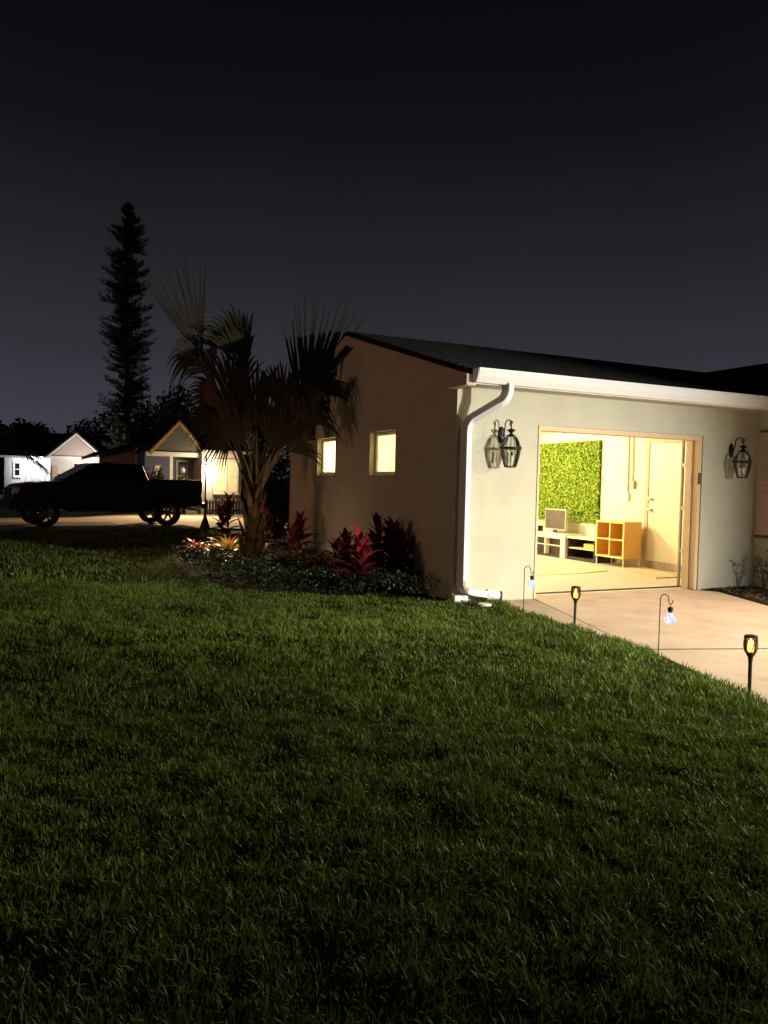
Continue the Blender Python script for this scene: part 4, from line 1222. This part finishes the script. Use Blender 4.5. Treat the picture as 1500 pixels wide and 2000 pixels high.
# near neighbour: porch gable, blue wall, room with a lit window
nb = thing('porch_house', 'neighbour house with a gabled front porch and a bright lit window', 'house', (0, 0, 0))
YB = 24.3
MB().box((-0.40, YB, -0.05), (1.52, YB + 0.2, 2.62)).build('wall', 'siding_blue', nb)
MB().box((1.53, 22.4, -0.05), (3.12, 24.5, 2.50)).build('wall', 'siding_pink', nb)
MB().box((-0.55, 22.78, 2.22), (1.62, 22.98, 2.40)).build('porch_beam', 'house_trim', nb, bevel=0.01)
MB().box((0.36, 22.83, 0.0), (0.48, 22.95, 2.219)).build('porch_post', 'house_trim', nb, bevel=0.008)
MB().box((-0.45, 22.7, -0.05), (1.529, YB - 0.001, 0.08)).build('porch_floor', 'concrete', nb)
gz0, gza, gxm, ghw = 2.40, 3.52, 0.68, 0.98
MB().prism([(gxm - ghw, gz0 + 0.001), (gxm + ghw, gz0 + 0.001), (gxm, gza)], 'y', 22.86, 22.92).build('gable', 'gable_dark', nb)
for s in (-1, 1):
    e0 = (gxm + s * (ghw + 0.14), gz0 - 0.02); ap = (gxm, gza + 0.10)
    MB().prism([e0, ap, (ap[0], ap[1] - 0.15), (e0[0] - s * 0.06, e0[1] - 0.13)], 'y', 22.58, 22.64).build('barge_board', 'wood_trim', nb)
    MB().prism([(e0[0] + s * .03, e0[1]), (ap[0], ap[1] + 0.005), (ap[0], ap[1] + 0.09), (e0[0] + s * .03, e0[1] + 0.08)], 'y', 22.55, 27.0).build('porch_roof', 'far_roof', nb)
    MB().prism([(e0[0], e0[1] - .02), (ap[0], ap[1] - 0.02), (ap[0], ap[1] - 0.06), (e0[0] - s * .02, e0[1] - 0.06)], 'y', 22.641, 22.86).build('porch_soffit', 'wood_trim', nb)
br = MB(); slab_roof(br, 1.45, 3.35, 22.05, 2.46, 26.2, 3.55); slab_roof(br, -0.9, 1.4, 24.0, 2.62, 26.6, 3.3); br.build('roof', 'far_roof', nb)
MB().box((1.46, 22.02, 2.38), (3.34, 22.06, 2.50)).build('fascia', 'house_trim', nb)
MB().box((1.46, 22.061, 2.40), (3.34, 22.399, 2.44)).build('eave_soffit', 'house_trim', nb)
window_on(nb, 2.07, 2.92, 0.88, 2.10, 22.4, 'warm_pane', cross=(1, 1))
window_on(nb, 0.92, 1.25, 0.9, 2.05, YB, 'dark_pane', cross=(0, 1))
window_on(nb, 0.02, 0.22, 1.55, 1.85, YB, 'warm_pane', cross=(0, 0), fw=0.04)
MB().box((1.62, 22.35, 0.05), (1.94, 22.398, 2.05)).build('door', 'siding_white', nb, bevel=0.01)
pl_ = thing('porch_lamp', 'blazing porch lamp on the wall of the gabled neighbour house', 'lamp', (1.70, 22.40, 1.72))
MB().box((-0.05, -0.04, -0.10), (0.05, -0.005, 0.12)).build('bracket', 'black_metal', pl_)
MB().lathe([(0.02, -0.10), (0.07, -0.08), (0.085, 0.0), (0.07, 0.08), (0.02, 0.10)], 12, (0, -0.14, 0)).build('globe', 'lamp_warm', pl_, smooth=True)
d = bpy.data.lights.new('porch_glow', 'POINT'); d.energy = 120; d.color = (1.0, 0.80, 0.52); d.shadow_soft_size = 0.1
o = bpy.data.objects.new('porch_glow', d); COL.objects.link(o); o.parent = pl_; o.location = (0.0, -0.55, 0.02)

lamp('pavement_fill_light', 'SPOT', (1.3, 21.3, 2.5), 2600, (1.0, 0.66, 0.34), 0.1, (-0.6, 17.2, 0), 110, 0.8)  # fill spot without a fixture, added to brighten the paving
# rear wing of that house: low gable end seen above the truck cab
rw = thing('grey_house', 'low grey house end between the two lit neighbours', 'house', (0, 0, 0))
MB().prism([(-1.55, -0.05), (0.16, -0.05), (0.16, 2.93), (-1.55, 2.45)], 'y', 32.4, 32.6).build('wall', 'siding_pink', rw)  # pinker siding: lamp light from the white house put into the colour
MB().prism([(0.161, -0.05), (2.4, -0.05), (2.4, 3.55), (0.161, 2.93)], 'y', 32.0, 32.6).build('wall', 'siding_blue', rw)
MB().box((0.10, 31.93, -0.05), (0.20, 31.999, 2.9)).build('corner_board', 'house_trim', rw)
MB().prism([(-1.9, 2.36), (2.4, 3.56), (2.4, 3.72), (-1.9, 2.52)], 'y', 31.5, 42.0).build('roof', 'far_roof', rw)
MB().prism([(2.401, 3.56), (6.6, 2.36), (6.6, 2.52), (2.401, 3.72)], 'y', 31.5, 42.0).build('roof', 'far_roof', rw)

# far neighbour with the cool porch light
na = thing('white_house', 'white neighbour house with a cool white porch light and a front gable', 'house', (0, 0, 0))
YA = 50.4
MB().box((-6.4, YA, -0.05), (4.5, YA + 0.25, 2.55)).build('wall', 'siding_white', na)
MB().box((-3.55, 48.4, -0.05), (-0.30, YA - 0.001, 2.62)).build('wall', 'siding_white', na)
MB().prism([(-3.55, 2.621), (-0.30, 2.621), (-1.93, 4.12)], 'y', 48.42, 48.6).build('gable', 'siding_pink', na)
MB().box((-3.75, 48.15, 2.50), (-0.15, 48.39, 2.68)).build('eave_beam', 'house_trim', na)
for s in (-1, 1):
    MB().prism([(-1.93 + s * 1.95, 2.52), (-1.93, 4.28), (-1.93, 4.12), (-1.93 + s * 1.90, 2.42)], 'y', 48.0, 48.1).build('barge_board', 'house_trim', na)
    MB().prism([(-1.93 + s * 2.0, 2.53), (-1.93, 4.29), (-1.93, 4.42), (-1.93 + s * 2.0, 2.66)], 'y', 47.95, 54.0).build('gable_roof', 'far_roof', na)
br = MB(); slab_roof(br, -6.8, 5.2, 49.4, 2.55, 54.5, 4.45); slab_roof(br, -6.8, 5.2, 60, 2.55, 54.5, 4.45); br.build('roof', 'far_roof', na)
MB().box((-6.8, 49.36, 2.50), (-3.7, 49.40, 2.64)).build('fascia', 'house_trim', na)
for x in (-6.3, -5.05, -3.85):
    MB().box((x - 0.06, 49.42, 0.0), (x + 0.06, 49.54, 2.54)).build('porch_post', 'house_trim', na)
MB().box((-4.75, YA - 0.06, 0.05), (-4.1, YA - 0.002, 2.1)).build('door', 'siding_pink', na, bevel=0.01)
window_on(na, -5.75, -5.45, 1.30, 2.15, YA, 'dark_pane', cross=(0, 1), fw=0.10)
window_on(na, -2.05, -1.62, 1.35, 2.20, 48.4, 'dark_pane', cross=(0, 1), fw=0.09)
window_on(na, -0.98, -0.55, 1.35, 2.20, 48.4, 'dark_pane', cross=(0, 1), fw=0.12)
MB().box((-3.45, 48.33, 0.05), (-3.05, 48.398, 2.05)).build('door', 'door_peach', na, bevel=0.01)
cl = thing('porch_lamp', 'cool white porch lamp under the eave of the white house', 'lamp', (-4.5, 49.6, 2.42))
MB().lathe([(0.04, 0.12), (0.06, 0.06), (0.10, 0.0), (0.08, -0.10), (0.02, -0.13)], 12).build('globe', 'lamp_cool', cl, smooth=True)
MB().lathe([(0.07, 0.12), (0.07, 0.14)], 10).build('mount', 'black_metal', cl)
d = bpy.data.lights.new('porch_glow', 'POINT'); d.energy = 230; d.color = (0.86, 0.94, 1.0); d.shadow_soft_size = 0.15
o = bpy.data.objects.new('porch_glow', d); COL.objects.link(o); o.parent = cl; o.location = (0, -0.35, -0.25)
d = bpy.data.lights.new('porch_glow', 'POINT'); d.energy = 330; d.color = (1.0, 0.90, 0.78); d.shadow_soft_size = 0.15
o = bpy.data.objects.new('porch_glow', d); COL.objects.link(o); o.parent = na; o.location = (-1.3, 46.2, 2.2)

# pole with a flared foot, low slatted fence, shrubs by the porch
po = thing('garden_pole', 'thin dark pole with a flared foot at the end of the lawn', 'pole', (-0.28, 12.75, 0.0))
MB().tube([(0, 0, 0.4), (0.0, 0, 1.0), (0.01, 0, 2.05)], [0.028, 0.022, 0.02], 8).build('shaft', 'wood_grey', po, smooth=True)
MB().lathe([(0.17, -0.02), (0.12, 0.12), (0.06, 0.30), (0.03, 0.42)], 12).build('foot', 'wood_grey', po, smooth=True)
fe = thing('picket_fence', 'low dark slatted fence with white caps below the lit window', 'fence', (1.55, 21.6, 0.0))
for k in range(12):
    MB().box((k * 0.115, 0, 0.0), (k * 0.115 + 0.075, 0.03, 0.56)).build('picket', 'wood_grey', fe)
    if k % 2 == 0:
        MB().box((k * 0.115 - 0.005, -0.02, 0.561), (k * 0.115 + 0.08, 0.05, 0.60)).build('cap', 'house_trim', fe)
for z in (0.12, 0.42):
    MB().box((-0.02, 0.031, z), (1.38, 0.06, z + 0.06)).build('rail', 'wood_grey', fe)


def bush(name, label, cat, loc, rx, ry, rz_, n, size, c0, c1, group=None, stems=5, mat='leaf_dull', blobs=10):
    t = thing(name, label, cat, loc, group=group)
    b = MB()
    cen = []
    for i in range(blobs):
        a, q, zq = random.uniform(0, 6.28), math.sqrt(random.random()) * 0.75, random.uniform(0.25, 0.85)
        cen.append((math.cos(a) * q * rx, math.sin(a) * q * ry, zq * rz_))
    for i in range(stems):
        c = cen[i % blobs]
        b.tube([(c[0] * .1, c[1] * .1, 0), (c[0] * .45, c[1] * .45, c[2] * .6), c], [rz_ * .03, rz_ * .02, rz_ * .008], 6)
    b.build('trunk' if 'tree' in name else 'stem', 'bark', t, smooth=True)
    cen = np.array(cen)
    k = rng.integers(0, blobs, n)
    dv = rng.normal(size=(n, 3)); dv /= np.linalg.norm(dv, axis=1, keepdims=True)
    rad = rng.random(n)[:, None] ** 0.45
    P = cen[k] + dv * rad * np.array([rx, ry, rz_ * 0.8]) * (0.26 + 0.14 * (k % 3)[:, None] / 2)
    P[:, 2] = np.abs(P[:, 2])
    g_ = rng.random(n)[:, None]
    leaf_cloud('crown', P, dv + rng.normal(size=(n, 3)) * .6, rng.uniform(size * .6, size * 1.3, n), np.array(c0) * (1 - g_) + np.array(c1) * g_, mat, t, 1.7)
    return t


bush('shrub', 'yellow green shrub lit by the porch lamp behind the truck bed', 'shrub', (0.85, 22.2, 0.0), 0.75, 0.4, 1.35, 1500, 0.06, (0.12, 0.16, 0.03), (0.30, 0.30, 0.06))
bush('shrub', 'dim shrub behind the truck cab left of the porch post', 'shrub', (-0.45, 22.4, 0.0), 0.7, 0.4, 1.75, 1500, 0.07, (0.05, 0.06, 0.02), (0.12, 0.12, 0.04))
bush('shrub', 'black shrub filling the gap at the end of the side wall', 'shrub', (0.75, 9.6, 0.0), 1.1, 0.8, 2.0, 3500, 0.07, (0.012, 0.02, 0.010), (0.035, 0.045, 0.02))
# background trees
G0, G1 = (0.020, 0.032, 0.012), (0.060, 0.080, 0.028)
bush('tree', 'dark bushy tree behind the grey house', 'tree', (3.2, 46, 0), 3.6, 2.6, 6.6, 6000, 0.20, (0.04, 0.055, 0.02), (0.11, 0.14, 0.045), 'background trees', blobs=16)
bush('tree', 'tall loose tree right of the narrow pine', 'tree', (4.7, 40, 0), 3.0, 2.2, 7.0, 5000, 0.20, (0.05, 0.07, 0.025), (0.12, 0.15, 0.05), 'background trees', blobs=16)
bush('tree', 'black tree between the white house and the narrow pine', 'tree', (-2.0, 66, 0), 4.6, 3, 6.6, 5000, 0.26, G0, G1, 'background trees', blobs=14)
bush('tree', 'black tree above the left end of the white house', 'tree', (-6.4, 70, 0), 4.2, 3, 6.2, 4000, 0.28, G0, G1, 'background trees', blobs=14)
bush('tree', 'black tree far left behind the white house', 'tree', (-11.6, 68, 0), 4.5, 3, 7.0, 4000, 0.28, G0, G1, 'background trees', blobs=14)
bush('tree', 'dark tree behind the porch house', 'tree', (6.4, 33, 0), 2.6, 2, 5.2, 4000, 0.17, G0, G1, 'background trees', blobs=14)

# narrow columnar pine
pine = thing('columnar_pine', 'tall narrow pine silhouetted against the sky', 'tree', (1.02, 45.5, 0.0))
PH = 19.4
MB().tube([(0, 0, -.1), (0.06, 0, PH * .4), (-0.05, 0, PH * .75), (0.1, 0, PH)], [0.26, 0.2, 0.12, 0.03], 8).build('trunk', 'bark', pine, smooth=True)
pts_, nrm_, siz_ = [], [], []
brn = MB()
z = 3.0
while z < PH - 0.1:
    u = z / PH
    rad = 1.45 * (1 - 0.42 * max(0, (u - 0.72) / 0.28) ** 1.5) * (0.80 + 0.40 * vnoise(np.array([z * 0.8]), np.array([2.0]))[0])
    if u > 0.93: rad *= 0.85 - (u - .93) * 6
    for k in range(9):
        if random.random() < 0.12:
            continue
        a = random.uniform(0, 6.28)
        l = max(0.25, rad * random.uniform(0.45, 1.2))
        rise = random.uniform(0.05, 0.4)
        brn.tube([(0, 0, z), (math.cos(a) * l * .6, math.sin(a) * l * .6, z + .05), (math.cos(a) * l, math.sin(a) * l, z + l * rise)], [0.035, 0.025, 0.012], 4)
        for q in range(16):
            v = 0.18 + 0.82 * (q + random.random()) / 16
            tuft = random.gauss(0, 0.10)
            base_ = np.array([math.cos(a) * l * v, math.sin(a) * l * v, z + l * rise * v * v])
            for _ in range(7):
                pts_.append(base_ + np.array([random.gauss(0, .07), random.gauss(0, .07), abs(random.gauss(0.03, .12))]))
                nrm_.append((random.gauss(0, 1), random.gauss(0, 1), random.gauss(0, .5)))
    z += 0.27 + 0.10 * random.random()
brn.build('branch', 'bark', pine)
P, N_ = np.array(pts_), np.array(nrm_)
g_ = rng.random(len(P))[:, None]
leaf_cloud('crown', P, N_, rng.uniform(0.028, 0.06, len(P)), np.array([0.025, 0.032, 0.018]) * (1 - g_) + np.array([0.075, 0.085, 0.045]) * g_, 'leaf_dull', pine, 4.2)

# feather palm whose fronds reach in from the left
_fp = at(-28, 872, 16.5)
fp = thing('feather_palm', 'dark palm fronds hanging in at the left edge', 'palm', (_fp.x, _fp.y, 0))
MB().tube([(0, 0, -.1), (0.03, 0, 1.1), (0, 0, 2.05)], [0.16, 0.13, 0.11], 10).build('trunk', 'palm_bark', fp, smooth=True)
for i in range(13):
    a = i * 2.4 + 0.3
    el = R(random.uniform(5, 75)); Lf = random.uniform(1.1, 1.4)
    rach = []
    for k in range(9):
        u = k / 8
        rach.append(Vector((math.cos(a) * math.cos(el) * Lf * u, math.sin(a) * math.cos(el) * Lf * u, 2.0 + math.sin(el) * Lf * u - 1.0 * Lf * u * u * (0.55))))
    fr = MB().tube(rach, [0.02, .018, .016, .014, .012, .01, .008, .006, .004], 5).build('frond', 'petiole', fp)
    Vv, Ff = [], []
    for k in range(56):
        u = 0.15 + 0.85 * (k // 2) / 28
        j = min(7, int(u * 8)); w_ = u * 8 - j
        p = rach[j] * (1 - w_) + rach[j + 1] * w_
        dd = (rach[j + 1] - rach[j]).normalized()
        sd = dd.cross(Vector((0, 0, 1))).normalized() * (1 if k % 2 else -1)
        e = p + (sd * 0.75 + dd * 0.6) * 0.42 * (1.1 - .5 * u) + Vector((0, 0, -0.16))
        m_ = (p + e) / 2 + Vector((0, 0, .03))
        q = len(Vv); wv = dd * 0.018
        Vv += [p - wv, p + wv, m_ + wv, m_ - wv, e]
        Ff += [(q, q + 1, q + 2), (q, q + 2, q + 3), (q + 3, q + 2, q + 4)]
    numpy_mesh('leaflets', np.array([tuple(v) for v in Vv]), np.array(Ff), 'leaf_dull', np.tile(np.array([[0.05, 0.055, 0.022]]), (len(Vv), 1)), fr)['kind'] = 'stuff'
